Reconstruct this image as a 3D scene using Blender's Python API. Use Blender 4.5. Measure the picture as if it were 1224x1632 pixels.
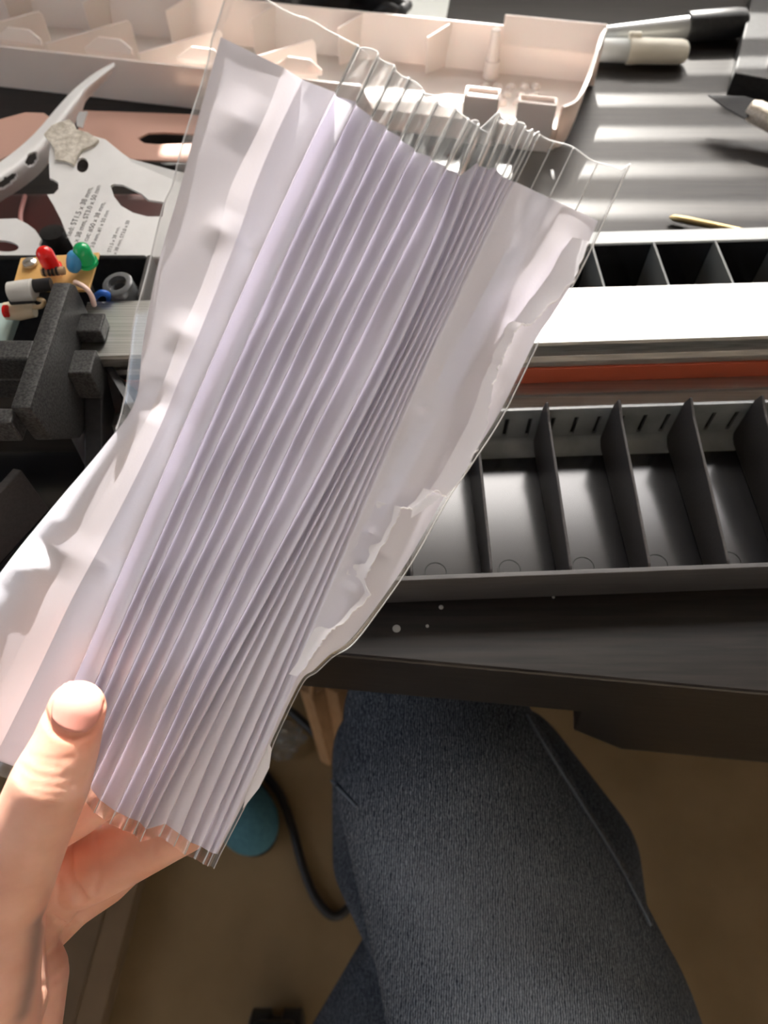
import bpy, bmesh, math, random
from mathutils import Vector as V, Matrix
from mathutils.bvhtree import BVHTree
random.seed(7)
C = bpy.context.scene.collection
sc = bpy.context.scene
for o in list(bpy.data.objects): bpy.data.objects.remove(o)

# ------------------------------------------------------------------ camera
PITCH = math.radians(58); F = 1190.0; CAM = V((0, 0, 1.04)); TZ = 0.72
FW = V((0, math.cos(PITCH), -math.sin(PITCH))); RT = V((1, 0, 0)); UP = V((0, math.sin(PITCH), math.cos(PITCH)))
cd = bpy.data.cameras.new('camera'); cam = bpy.data.objects.new('camera', cd); C.objects.link(cam)
cam.location = CAM; cam.rotation_euler = (math.radians(90) - PITCH, 0, 0)
cd.sensor_width = 36; cd.lens = 36 * F / 1632; cd.clip_start = .01
cd.dof.use_dof = True; cd.dof.focus_distance = .27; cd.dof.aperture_fstop = cd.lens / 2.0
cd.dof.aperture_fstop = (cd.lens * .001) / .0020
sc.camera = cam

# ------------------------------------------------------------------ world, sun, exposure
SUN_EL = math.radians(38); SUN_AZ = math.radians(3)
w = bpy.data.worlds.new('world'); sc.world = w; w.use_nodes = True
nt = w.node_tree; bg = nt.nodes['Background']
sky = nt.nodes.new('ShaderNodeTexSky'); sky.sky_type = 'NISHITA'; sky.sun_disc = False
sky.sun_elevation = SUN_EL; sky.sun_rotation = SUN_AZ; sky.dust_density = 6; sky.air_density = 1.0; sky.ozone_density = 1
hs = nt.nodes.new('ShaderNodeHueSaturation'); hs.inputs['Saturation'].default_value = .45
nt.links.new(sky.outputs[0], hs.inputs['Color']); nt.links.new(hs.outputs[0], bg.inputs[0])
bg.inputs[1].default_value = .9
sl = bpy.data.lights.new('sun', 'SUN'); so = bpy.data.objects.new('sun', sl); C.objects.link(so)
sl.energy = 22; sl.angle = math.radians(.53); sl.color = (1, .96, .89)
sdir = V((math.sin(SUN_AZ) * math.cos(SUN_EL), math.cos(SUN_AZ) * math.cos(SUN_EL), math.sin(SUN_EL)))
so.rotation_euler = sdir.to_track_quat('Z', 'Y').to_euler(); so.location = sdir * 4
vs = sc.view_settings; vs.view_transform = 'Standard'; vs.look = 'None'; vs.gamma = 1; vs.use_curve_mapping = False
vs.exposure = 0.0
sc.cycles.transparent_max_bounces = 32; sc.cycles.max_bounces = 16; sc.cycles.diffuse_bounces = 8; sc.cycles.transmission_bounces = 16

# ------------------------------------------------------------------ projection helpers (used to measure positions on the real planes)
def ray(px, py): return FW + RT * ((px - 612) / F) - UP * ((py - 816) / F)
def pt(px, py, d): return CAM + ray(px, py) * d
def onz(px, py, z):
    r = ray(px, py); return CAM + r * ((z - CAM.z) / r.z)
def onp(px, py, p0, n):
    r = ray(px, py); return CAM + r * ((p0 - CAM).dot(n) / r.dot(n))

# ------------------------------------------------------------------ materials
MATS = {}
def mat(name, col, rough=.5, metal=0, spec=.5, **kw):
    if name in MATS: return MATS[name]
    m = bpy.data.materials.new(name); m.use_nodes = True
    b = m.node_tree.nodes['Principled BSDF']
    b.inputs['Base Color'].default_value = (*col, 1); b.inputs['Roughness'].default_value = rough
    b.inputs['Metallic'].default_value = metal; b.inputs['Specular IOR Level'].default_value = spec
    for k, v in kw.items(): b.inputs[k.replace('_', ' ')].default_value = v
    MATS[name] = m; return m
def noisy(name, c1, c2, scale, rough=.5, metal=0, spec=.5, bump=0, stretch=(1, 1, 1), detail=4, lo=.35, hi=.65, bdist=.001, **kw):
    m = mat(name, c1, rough, metal, spec, **kw); t = m.node_tree; b = t.nodes['Principled BSDF']
    tc = t.nodes.new('ShaderNodeTexCoord'); mp = t.nodes.new('ShaderNodeMapping'); mp.inputs['Scale'].default_value = stretch
    n = t.nodes.new('ShaderNodeTexNoise'); n.inputs['Scale'].default_value = scale; n.inputs['Detail'].default_value = detail
    r = t.nodes.new('ShaderNodeValToRGB'); r.color_ramp.elements[0].position = lo; r.color_ramp.elements[1].position = hi
    r.color_ramp.elements[0].color = (*c1, 1); r.color_ramp.elements[1].color = (*c2, 1)
    t.links.new(tc.outputs['Object'], mp.inputs[0]); t.links.new(mp.outputs[0], n.inputs[0])
    t.links.new(n.outputs[0], r.inputs[0]); t.links.new(r.outputs[0], b.inputs['Base Color'])
    if bump:
        bp = t.nodes.new('ShaderNodeBump'); bp.inputs['Strength'].default_value = bump; bp.inputs['Distance'].default_value = bdist
        t.links.new(n.outputs[0], bp.inputs['Height']); t.links.new(bp.outputs[0], b.inputs['Normal'])
    return m

M_desk = noisy('black_brown_wood', (.008, .0065, .006), (.018, .0145, .012), 60, .37, 0, .27, .15, (.35, 6, 6), 6, bdist=.0003)
M_wall = mat('wall_paint', (.75, .73, .70), .8)
M_slat = mat('blind_slat', (.85, .85, .84), .5)
M_black = noisy('black_plastic', (.012, .012, .013), (.02, .02, .021), 300, .42, 0, .3, bump=.12, bdist=.0003)
M_gloss = noisy('glossy_black_plastic', (.011, .011, .013), (.018, .018, .02), 40, .17, 0, .8, bump=.04, bdist=.0004, detail=2)
M_grain = noisy('grained_black_plastic', (.014, .014, .014), (.05, .05, .048), 900, .55, 0, .25, bump=.3, bdist=.0003)
M_rim = noisy('grey_black_plastic', (.045, .042, .042), (.06, .056, .055), 200, .4, 0, .35, stretch=(.2, 4, 4))
M_alu = noisy('brushed_aluminium', (.36, .37, .35), (.62, .62, .60), 120, .34, 1, stretch=(.06, 12, 12), bump=.05, bdist=.0002)
M_alud = noisy('dull_aluminium', (.45, .44, .43), (.62, .6, .57), 120, .38, 1, stretch=(.06, 12, 12))
M_orange = mat('burnt_orange_plastic', (.42, .075, .03), .45)
M_white = noisy('pinkish_white_plastic', (.85, .78, .735), (.88, .805, .76), 12, .35, **{'Subsurface_Weight': .12, 'Subsurface_Radius': (.01, .005, .004)})
def thin(m, fac, col):
    t = m.node_tree; b = t.nodes['Principled BSDF']; mx = t.nodes.new('ShaderNodeMixShader'); r = t.nodes.new('ShaderNodeBsdfTranslucent'); r.inputs[0].default_value = (*col, 1)
    mx.inputs[0].default_value = fac; t.links.new(b.outputs[0], mx.inputs[1]); t.links.new(r.outputs[0], mx.inputs[2]); t.links.new(mx.outputs[0], t.nodes['Material Output'].inputs[0])
thin(M_white, .16, (.95, .82, .74))
M_card = noisy('white_coated_card', (.70, .70, .69), (.78, .78, .77), 30, .32)
M_torn = noisy('torn_grey_cardboard', (.42, .38, .31), (.66, .62, .54), 260, .9, bump=.8, bdist=.0015)
M_pink = mat('pinkish_card', (.56, .33, .26), .6)
M_maroon = noisy('maroon_plastic', (.06, .012, .010), (.035, .010, .009), 30, .35)
M_ink = mat('grey_ink', (.10, .10, .10), .6)
M_pcb = noisy('circuit_board_tan', (.62, .36, .11), (.70, .43, .16), 50, .4)
M_red = mat('red_lens', (.85, .012, .010), .12, 0, .5, Transmission_Weight=.25)
M_green = mat('green_lens', (.01, .42, .13), .12, 0, .5, Transmission_Weight=.25)
M_blue = mat('blue_ceramic', (.05, .28, .55), .25)
M_tan = mat('tan_ceramic', (.45, .30, .17), .4)
M_band = mat('dark_band', (.02, .015, .015), .4)
M_steel = mat('steel', (.6, .6, .6), .25, 1)
M_cream = noisy('cream_plastic', (.80, .77, .66), (.83, .80, .69), 20, .3)
M_penbody = mat('grey_pen_barrel', (.20, .20, .20), .25)
M_brass = mat('brass', (.62, .48, .24), .3, 1)
M_blade = mat('dark_blade', (.03, .03, .032), .7, 0, .15)
M_knurl = noisy('knurled_handle', (.50, .44, .36), (.70, .63, .54), 700, .4, .3, bump=.6, bdist=.0006)
M_mint = mat('white_paper', (.90, .95, .92), .6)
M_bag = noisy('black_nylon', (.008, .008, .009), (.02, .02, .022), 60, .5, bump=.6, bdist=.003)
M_floor = noisy('brown_carpet', (.20, .138, .072), (.27, .19, .105), 7, .95, 0, .1, .6, (1, 1, 1), 10, .3, .7, .002)
M_brown = noisy('brown_kraft_paper', (.28, .16, .075), (.34, .20, .10), 30, .8, stretch=(8, 1, 1), bump=.3, bdist=.004)
M_box = noisy('brown_cardboard', (.16, .105, .055), (.19, .125, .07), 15, .8)
M_teal = noisy('teal_cloth', (.035, .12, .16), (.05, .15, .19), 200, .9, bump=.3)
M_cable = mat('black_cable_rubber', (.008, .008, .008), .5)
M_stain = mat('pale_paint_spot', (.35, .35, .33), .6)

def clear(name, rough=.06, tint=(.97, .97, .97), gain=1.0, milk=.0, ior=1.45):
    m = bpy.data.materials.new(name); m.use_nodes = True; t = m.node_tree; t.nodes.clear()
    out = t.nodes.new('ShaderNodeOutputMaterial'); mx = t.nodes.new('ShaderNodeMixShader'); fr = t.nodes.new('ShaderNodeFresnel')
    tr = t.nodes.new('ShaderNodeBsdfTransparent'); gl = t.nodes.new('ShaderNodeBsdfGlossy'); mt = t.nodes.new('ShaderNodeMath')
    fr.inputs[0].default_value = ior; tr.inputs[0].default_value = (*tint, 1); gl.inputs['Roughness'].default_value = rough
    mt.operation = 'MULTIPLY'; mt.inputs[1].default_value = gain; mt.use_clamp = True
    tc = t.nodes.new('ShaderNodeTexCoord'); n = t.nodes.new('ShaderNodeTexNoise'); n.inputs['Scale'].default_value = 90
    bp = t.nodes.new('ShaderNodeBump'); bp.inputs['Strength'].default_value = .25; bp.inputs['Distance'].default_value = .001
    t.links.new(tc.outputs['Object'], n.inputs[0]); t.links.new(n.outputs[0], bp.inputs['Height']); t.links.new(bp.outputs[0], gl.inputs['Normal'])
    t.links.new(fr.outputs[0], mt.inputs[0]); t.links.new(mt.outputs[0], mx.inputs[0])
    t.links.new(tr.outputs[0], mx.inputs[1]); t.links.new(gl.outputs[0], mx.inputs[2])
    last = mx
    if milk:
        m2 = t.nodes.new('ShaderNodeMixShader'); df = t.nodes.new('ShaderNodeBsdfDiffuse'); m2.inputs[0].default_value = milk
        df.inputs[0].default_value = (.95, .95, .95, 1)
        t.links.new(mx.outputs[0], m2.inputs[1]); t.links.new(df.outputs[0], m2.inputs[2]); last = m2
    t.links.new(last.outputs[0], out.inputs[0]); return m
M_film = clear('laminate_film', .10, (.965, .965, .965), 2.0, .03)
M_edgeglint = clear('laminate_edge_glint', .2, (.93, .93, .93), 2.5, .5)  # milky white for the cut edge, also puts crease glints into the colour
M_polybag = clear('clear_polythene', .15, (.8, .8, .78), 1.6, .06)

def paper_mat(name, col, trans, coat):
    m = bpy.data.materials.new(name); m.use_nodes = True; t = m.node_tree; d = t.nodes['Principled BSDF']
    out = t.nodes['Material Output']; mx = t.nodes.new('ShaderNodeMixShader'); r = t.nodes.new('ShaderNodeBsdfTranslucent')
    tc = t.nodes.new('ShaderNodeTexCoord'); n = t.nodes.new('ShaderNodeTexNoise'); n.inputs['Scale'].default_value = 1500; n.inputs['Detail'].default_value = 3
    bp = t.nodes.new('ShaderNodeBump'); bp.inputs['Strength'].default_value = .15; bp.inputs['Distance'].default_value = .0003
    t.links.new(tc.outputs['Object'], n.inputs[0]); t.links.new(n.outputs[0], bp.inputs['Height']); t.links.new(bp.outputs[0], d.inputs['Normal'])
    d.inputs['Base Color'].default_value = (*col, 1); d.inputs['Roughness'].default_value = .7; d.inputs['Specular IOR Level'].default_value = .2
    d.inputs['Coat Weight'].default_value = coat; d.inputs['Coat Roughness'].default_value = .16
    r.inputs[0].default_value = (.86, .82, .90, 1); mx.inputs[0].default_value = trans
    t.links.new(d.outputs[0], mx.inputs[1]); t.links.new(r.outputs[0], mx.inputs[2]); t.links.new(mx.outputs[0], out.inputs[0]); return m
M_paper = paper_mat('white_copier_paper', (.77, .752, .818), .19, .5)
M_paper2 = paper_mat('white_paper_torn_layer', (.92, .90, .92), .15, .3)

# skin
M_skin = noisy('skin', (.70, .36, .26), (.78, .44, .33), 70, .45, 0, .4, .25, detail=8, bdist=.0008,
               **{'Subsurface_Weight': .25, 'Subsurface_Radius': (.006, .002, .001), 'Subsurface_Scale': .8})
def skin_ink(m):
    t = m.node_tree; b = t.nodes['Principled BSDF']; l = b.inputs['Base Color'].links[0]; src = l.from_socket
    mx = t.nodes.new('ShaderNodeMix'); mx.data_type = 'RGBA'; at = t.nodes.new('ShaderNodeAttribute'); at.attribute_name = 'ink'
    t.links.new(at.outputs['Fac'], mx.inputs['Factor']); t.links.new(src, mx.inputs['A']); mx.inputs['B'].default_value = (.05, .075, .085, 1)
    m2 = t.nodes.new('ShaderNodeMix'); m2.data_type = 'RGBA'; a2 = t.nodes.new('ShaderNodeAttribute'); a2.attribute_name = 'flush'
    t.links.new(a2.outputs['Fac'], m2.inputs['Factor']); t.links.new(mx.outputs['Result'], m2.inputs['A']); m2.inputs['B'].default_value = (.72, .22, .13, 1)
    t.links.new(m2.outputs['Result'], b.inputs['Base Color'])
skin_ink(M_skin)
M_nail = mat('thumbnail', (.66, .29, .24), .5, 0, .15, Subsurface_Weight=.2, Subsurface_Radius=(.004, .0015, .001))

def denim():
    m = mat('blue_denim', (.03, .04, .06), .85, 0, .2); t = m.node_tree; b = t.nodes['Principled BSDF']
    tc = t.nodes.new('ShaderNodeTexCoord'); wv = t.nodes.new('ShaderNodeTexWave'); wv.wave_type = 'BANDS'; wv.bands_direction = 'X'
    wv.inputs['Scale'].default_value = 235; wv.inputs['Distortion'].default_value = 5; wv.inputs['Detail'].default_value = 3; wv.inputs['Detail Scale'].default_value = 2.2
    mp = t.nodes.new('ShaderNodeMapping'); mp.inputs['Rotation'].default_value = (0, 0, math.radians(4)); mp.inputs['Scale'].default_value = (1, .5, .5)
    n = t.nodes.new('ShaderNodeTexNoise'); n.inputs['Scale'].default_value = 14; n.inputs['Detail'].default_value = 5
    n2 = t.nodes.new('ShaderNodeTexNoise'); n2.inputs['Scale'].default_value = 900
    t.links.new(tc.outputs['Object'], mp.inputs[0]); t.links.new(mp.outputs[0], wv.inputs[0])
    t.links.new(tc.outputs['Object'], n.inputs[0]); t.links.new(tc.outputs['Object'], n2.inputs[0])
    r = t.nodes.new('ShaderNodeValToRGB'); r.color_ramp.elements[0].color = (.006, .011, .022, 1); r.color_ramp.elements[1].color = (.235, .262, .295, 1)
    r.color_ramp.elements[0].position = .15; r.color_ramp.elements[1].position = 1
    a = t.nodes.new('ShaderNodeMath'); a.operation = 'MULTIPLY'; c = t.nodes.new('ShaderNodeMath'); c.operation = 'MULTIPLY_ADD'
    t.links.new(wv.outputs[1], a.inputs[0]); t.links.new(n2.outputs[0], a.inputs[1])
    t.links.new(a.outputs[0], c.inputs[0]); c.inputs[1].default_value = 1.5
    s = t.nodes.new('ShaderNodeMath'); s.operation = 'MULTIPLY'; s.inputs[1].default_value = .35
    t.links.new(n.outputs[0], s.inputs[0]); t.links.new(s.outputs[0], c.inputs[2])
    at = t.nodes.new('ShaderNodeAttribute'); at.attribute_name = 'wear_shade'
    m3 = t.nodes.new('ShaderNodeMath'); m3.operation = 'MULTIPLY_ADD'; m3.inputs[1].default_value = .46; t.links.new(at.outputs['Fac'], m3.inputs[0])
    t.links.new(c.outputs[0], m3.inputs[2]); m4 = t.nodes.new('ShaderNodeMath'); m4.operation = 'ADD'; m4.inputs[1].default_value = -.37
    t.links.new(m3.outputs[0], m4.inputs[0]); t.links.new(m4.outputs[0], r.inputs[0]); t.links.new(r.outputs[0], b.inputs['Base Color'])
    bp = t.nodes.new('ShaderNodeBump'); bp.inputs['Strength'].default_value = .5; bp.inputs['Distance'].default_value = .0008
    t.links.new(a.outputs[0], bp.inputs['Height']); t.links.new(bp.outputs[0], b.inputs['Normal'])
    return m
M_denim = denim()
M_seam = mat('denim_seam', (.11, .135, .17), .9)

# ------------------------------------------------------------------ object helpers
ORG = {}
def tag(o, label=None, cat=None, group=None, kind=None):
    if label: o['label'] = label
    if cat: o['category'] = cat
    if group: o['group'] = group
    if kind: o['kind'] = kind
    return o
def thing(name, loc, label, cat, group=None):
    o = bpy.data.objects.new(name, None); C.objects.link(o); o.location = loc; o.empty_display_size = .02; ORG[o] = V(loc)
    return tag(o, label, cat, group)
def link(name, bm, m, parent=None, smooth=None, origin=None):
    """bmesh in world coordinates -> one object with its own origin"""
    lo = V([min(v.co[i] for v in bm.verts) for i in range(3)]); hi = V([max(v.co[i] for v in bm.verts) for i in range(3)])
    og = V(origin) if origin is not None else V(((lo.x + hi.x) / 2, (lo.y + hi.y) / 2, lo.z))
    for v in bm.verts: v.co -= og
    me = bpy.data.meshes.new(name); bm.to_mesh(me); bm.free()
    for mm in (m if isinstance(m, (list, tuple)) else [m]): me.materials.append(mm)
    o = bpy.data.objects.new(name, me); C.objects.link(o); ORG[o] = og
    if smooth is not None:
        for p in me.polygons: p.use_smooth = True
        if smooth < 180: me.set_sharp_from_angle(angle=math.radians(smooth))
    if parent is not None: o.parent = parent; o.location = og - ORG[parent]
    else: o.location = og
    return o
def dup(o, delta, parent=None):
    c = o.copy(); C.objects.link(c); c.location = o.location + V(delta); ORG[c] = ORG[o] + V(delta); return c
def nb(): return bmesh.new()
def frame(rotdeg, o=(0, 0, 0)):
    return Matrix.Translation(V(o)) @ Matrix.Rotation(math.radians(rotdeg), 4, 'Z')
I4 = Matrix.Identity(4)
def box(bm, lo, hi, M=I4, bev=0, seg=2):
    vs_ = [bm.verts.new(M @ V((x, y, z))) for x in (lo[0], hi[0]) for y in (lo[1], hi[1]) for z in (lo[2], hi[2])]
    fs = [(0, 1, 3, 2), (4, 6, 7, 5), (0, 4, 5, 1), (2, 3, 7, 6), (0, 2, 6, 4), (1, 5, 7, 3)]
    f = [bm.faces.new([vs_[i] for i in q]) for q in fs]
    if bev:
        es = list({e for q in f for e in q.edges})
        bmesh.ops.bevel(bm, geom=es, offset=bev, segments=seg, affect='EDGES', profile=.5)
    return bm
def prism(bm, pts, ext, M=I4, bev=0):
    """closed polygon (3D points) extruded by vector ext"""
    n = len(pts); e = V(ext)
    a = [bm.verts.new(M @ V(p)) for p in pts]; b = [bm.verts.new(M @ (V(p) + e)) for p in pts]
    fs = [bm.faces.new(a[::-1]), bm.faces.new(b)]
    for i in range(n): fs.append(bm.faces.new((a[i], a[(i + 1) % n], b[(i + 1) % n], b[i])))
    bmesh.ops.recalc_face_normals(bm, faces=fs)
    if bev: bmesh.ops.bevel(bm, geom=list({x for f in fs for x in f.edges}), offset=bev, segments=2, affect='EDGES', profile=.5)
    return bm
def lathe(bm, p0, ax, prof, n=24):
    """prof: list of (distance along ax, radius); closed ends"""
    ax = V(ax).normalized(); q = ax.orthogonal().normalized(); r = ax.cross(q)
    rings = []
    for d, rad in prof:
        c = V(p0) + ax * d
        if rad <= 1e-7: rings.append([bm.verts.new(c)])
        else: rings.append([bm.verts.new(c + q * rad * math.cos(2 * math.pi * k / n) + r * rad * math.sin(2 * math.pi * k / n)) for k in range(n)])
    fs = []
    for a, b in zip(rings, rings[1:]):
        for k in range(n):
            k2 = (k + 1) % n
            if len(a) == 1: fs.append(bm.faces.new((a[0], b[k2], b[k])))
            elif len(b) == 1: fs.append(bm.faces.new((a[k], a[k2], b[0])))
            else: fs.append(bm.faces.new((a[k], a[k2], b[k2], b[k])))
    if len(rings[0]) > 1: fs.append(bm.faces.new(rings[0][::-1]))
    if len(rings[-1]) > 1: fs.append(bm.faces.new(rings[-1]))
    bmesh.ops.recalc_face_normals(bm, faces=fs); return bm
def spline(pts, n):
    """Catmull-Rom through points (any dimension vectors), n samples uniformly by arc length"""
    P = [V(p) for p in pts]; P = [P[0] * 2 - P[1]] + P + [P[-1] * 2 - P[-2]]; out = []
    for i in range(1, len(P) - 2):
        for k in range(16):
            t = k / 16; a, b, c, d = P[i - 1:i + 3]
            out.append(.5 * ((2 * b) + (c - a) * t + (2 * a - 5 * b + 4 * c - d) * t * t + (3 * b - a - 3 * c + d) * t ** 3))
    out.append(P[-2]); return resample(out, n)
def resample(out, n):
    L = [0.0]
    for a, b in zip(out, out[1:]): L.append(L[-1] + (b - a).length)
    res = []; j = 0
    for k in range(n):
        s = L[-1] * k / (n - 1)
        while j < len(L) - 2 and L[j + 1] < s: j += 1
        d = L[j + 1] - L[j]; t = 0 if d == 0 else min(1, max(0, (s - L[j]) / d)); res.append(out[j].lerp(out[j + 1], t))
    return res
def tube(bm, pts, rad, n=10, samples=40):
    P = spline(pts, samples); rings = []; q = None
    for i, p in enumerate(P):
        d = (P[min(i + 1, len(P) - 1)] - P[max(i - 1, 0)]).normalized()
        q = d.orthogonal().normalized() if q is None else (q - d * q.dot(d)).normalized(); r = d.cross(q)
        rad_ = rad(i / (samples - 1)) if callable(rad) else rad
        rings.append([bm.verts.new(p + (q * math.cos(6.2832 * k / n) + r * math.sin(6.2832 * k / n)) * rad_) for k in range(n)])
    fs = []
    for a, b in zip(rings, rings[1:]):
        for k in range(n): fs.append(bm.faces.new((a[k], a[(k + 1) % n], b[(k + 1) % n], b[k])))
    fs += [bm.faces.new(rings[0][::-1]), bm.faces.new(rings[-1])]
    bmesh.ops.recalc_face_normals(bm, faces=fs); return bm
def plate(bm, outline, holes, ext):
    """flat polygon with holes (world points) given thickness by ext; mat slot 0"""
    edges = []
    for loop in [outline] + holes:
        vv = [bm.verts.new(V(p)) for p in loop]
        edges += [bm.edges.new((vv[i], vv[(i + 1) % len(vv)])) for i in range(len(vv))]
    g = bmesh.ops.triangle_fill(bm, edges=edges, use_beauty=True)
    fs = [f for f in g['geom'] if isinstance(f, bmesh.types.BMFace)]
    e = bmesh.ops.extrude_face_region(bm, geom=fs)
    bmesh.ops.translate(bm, vec=V(ext), verts=[v for v in e['geom'] if isinstance(v, bmesh.types.BMVert)])
    bmesh.ops.recalc_face_normals(bm, faces=bm.faces[:]); return bm
def ell(cx, cy, rx, ry, rot=0, n=16):
    c, s = math.cos(rot), math.sin(rot)
    return [(cx + rx * math.cos(2 * math.pi * k / n) * c - ry * math.sin(2 * math.pi * k / n) * s,
             cy + rx * math.cos(2 * math.pi * k / n) * s + ry * math.sin(2 * math.pi * k / n) * c) for k in range(n)]
def capsule(bm, a, ra, b, rb, n=20):
    a = V(a); b = V(b); L = (b - a).length; prof = [(-ra, 0)]
    for k in range(1, 6): th = math.pi / 2 * k / 6; prof.append((-ra * math.cos(th), ra * math.sin(th)))
    prof.append((0, ra)); prof.append((L, rb))
    for k in range(5, 0, -1): th = math.pi / 2 * k / 6; prof.append((L + rb * math.cos(th), rb * math.sin(th)))
    prof.append((L + rb, 0)); lathe(bm, a, (b - a), prof, n)
def fuse(bm, voxel, smooth_it, fac=.5):
    """union of overlapping closed shells -> one continuous skin"""
    me = bpy.data.meshes.new('tmp'); bm.to_mesh(me); bm.free(); o = bpy.data.objects.new('tmp', me); C.objects.link(o)
    r = o.modifiers.new('r', 'REMESH'); r.mode = 'VOXEL'; r.voxel_size = voxel
    s = o.modifiers.new('s', 'SMOOTH'); s.iterations = smooth_it; s.factor = fac
    dg = bpy.context.evaluated_depsgraph_get(); ev = o.evaluated_get(dg); b2 = bmesh.new(); b2.from_mesh(ev.to_mesh()); ev.to_mesh_clear()
    bpy.data.objects.remove(o); bpy.data.meshes.remove(me); return b2

# ================================================================== setting
b = nb(); box(b, (-2.2, -1.6, -.05), (2.2, 1.1, 0)); tag(link('floor', b, M_floor), kind='structure')
for nm, lo, hi in (('ceiling', (-2.2, -1.6, 2.5), (2.2, 1.18, 2.55)), ('wall_right', (2.2, -1.6, 0), (2.25, 1.18, 2.5)), ('wall_front', (-2.25, -1.65, 0), (2.25, -1.6, 2.5))):
    b = nb(); box(b, lo, hi); tag(link(nm, b, M_wall), kind='structure')
# far wall with a tall window in front of the desk (outside the picture: sun and sky come in through it)
WY = 1.06
# wall_left with an unseen window added behind the seat to light the paper
b = nb(); box(b, (-2.25, -1.6, 0), (-2.2, -1.4, 2.5)); box(b, (-2.25, .2, 0), (-2.2, 1.18, 2.5)); box(b, (-2.25, -1.4, 0), (-2.2, .2, .8)); box(b, (-2.25, -1.4, 2.3), (-2.2, .2, 2.5))
tag(link('wall_left', b, M_wall), kind='structure')
w2 = tag(thing('added_fill_window', (-2.22, -.6, .8), None, None), kind='structure')
b = nb(); box(b, (-2.24, -1.4, .8), (-2.2, -1.34, 2.3)); box(b, (-2.24, .14, .8), (-2.2, .2, 2.3)); box(b, (-2.24, -1.34, .8), (-2.2, .14, .86)); box(b, (-2.24, -1.34, 2.24), (-2.2, .14, 2.3)); link('window_frame', b, M_wall, w2)
WX0, WX1 = -.155, 1.5
b = nb()
box(b, (-2.2, WY, 0), (WX0, WY + .12, 2.5)); box(b, (WX1, WY, 0), (2.2, WY + .12, 2.5))
box(b, (WX0, WY, 0), (WX1, WY + .12, 1.04)); box(b, (WX0, WY, 2.3), (WX1, WY + .12, 2.5))
tag(link('wall_back', b, M_wall), kind='structure')
wn = tag(thing('window_1', (.7, WY + .05, 1.04), None, None), kind='structure')
b = nb()
box(b, (WX0, WY + .03, 1.04), (WX0 + .03, WY + .09, 2.3)); box(b, (WX1 - .03, WY + .03, 1.04), (WX1, WY + .09, 2.3))
box(b, (WX0 + .03, WY + .03, 1.04), (WX1 - .03, WY + .09, 1.06)); box(b, (WX0 + .03, WY + .03, 2.24), (WX1 - .03, WY + .09, 2.3))
link('window_frame', b, M_wall, wn)
b = nb(); box(b, (WX0 + .03, WY + .02, 1.32), (WX1 - .03, WY + .10, 1.585)); link('added_shade_bar', b, M_wall, wn)  # unseen bar added to keep sun off the desk front and fingers
# the blind over the lower sash
bl = thing('window_blind', (.69, WY - .04, 1.32), 'white slatted blind hanging over the lower window sash behind the desk', 'blind')
b = nb(); box(b, (WX0 + .02, WY - .055, 1.32), (WX1 - .02, WY - .02, 1.35)); link('head_rail', b, M_slat, bl)
b = nb(); box(b, (WX0 + .02, -.0135, -.0006), (WX1 - .02, .0135, .0006), Matrix.Translation((0, WY - .04, 1.051)))
s0 = link('slat', b, M_slat, bl); PITCHB = .0347
for k in range(1, 8): dup(s0, (0, 0, PITCHB * k))

# ================================================================== desk
DR = -5.4; DO = onz(543, 1045, TZ)
DM = frame(DR, DO)
desk = thing('desk', DO + V((.0, .45, -TZ)), 'wide black-brown wooden desk with a thick square front edge', 'desk')
b = nb(); box(b, (-.95, 0, -.048), (1.05, .86, 0), DM, .0015); link('desk_top', b, M_desk, desk)
b = nb(); prism(b, [(.122, .012, -.0485), (.130, .012, -.118), (.165, .012, -.148), (.80, .012, -.148), (.80, .012, -.0485)], (0, .018, 0), DM, .001); link('drawer_front', b, M_desk, desk)
b = nb(); box(b, (.170, .0302, -.140), (.795, .40, -.0485), DM, .001); link('drawer_box', b, M_desk, desk)
for x in (-.9, .94):
    for y in (.03, .78):
        b = nb(); box(b, (x, y, -TZ), (x + .06, y + .06, -.0485), DM, .002); link('leg', b, M_desk, desk)
def spot(px, py, r):
    c = onz(px, py, TZ); b = nb(); lathe(b, c, (0, 0, 1), [(0, r), (.0002, r), (.00035, r * .7), (.0004, 0)], 14); link('paint_spot', b, M_stain, desk, 40)
for px, py, r in ((632, 1002, .0019), (703, 968, .0011), (681, 998, .0008), (882, 952, .0007)): spot(px, py, r)

# ================================================================== compartment trays and aluminium rail (one straight row, turned 2.4 degrees)
CR = 2.4; CO = V((.1189, .2634, 0)); CM = frame(CR, CO)
def cl(p): return CM.inverted() @ V(p)
XL, XR = -.20, .34
M_greyp = noisy('smoky_grey_plastic', (.22, .235, .235), (.30, .32, .32), 60, .2, 0, .6)
tray = thing('compartment_tray', CM @ V((.02, -.06, TZ)), 'open black plastic tray with tall dividers lying in front of the orange-striped rail', 'tray')
y0, y1 = -.109, -.0205           # front wall outer face / back wall inner face (local)
z0 = TZ + .0005
b = nb(); box(b, (XL, y0 + .001, z0), (XR, y1 + .003, z0 + .002), CM, .0003); link('tray_floor', b, M_gloss, tray)
b = nb(); prism(b, [(XL, y0, z0), (XL, y0 + .0018, z0), (XL, y0 + .0018, z0 + .0235), (XL, y0 - .0005, z0 + .0235)], (XR - XL, 0, 0), CM, .0003)
link('front_wall', b, M_rim, tray)
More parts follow.
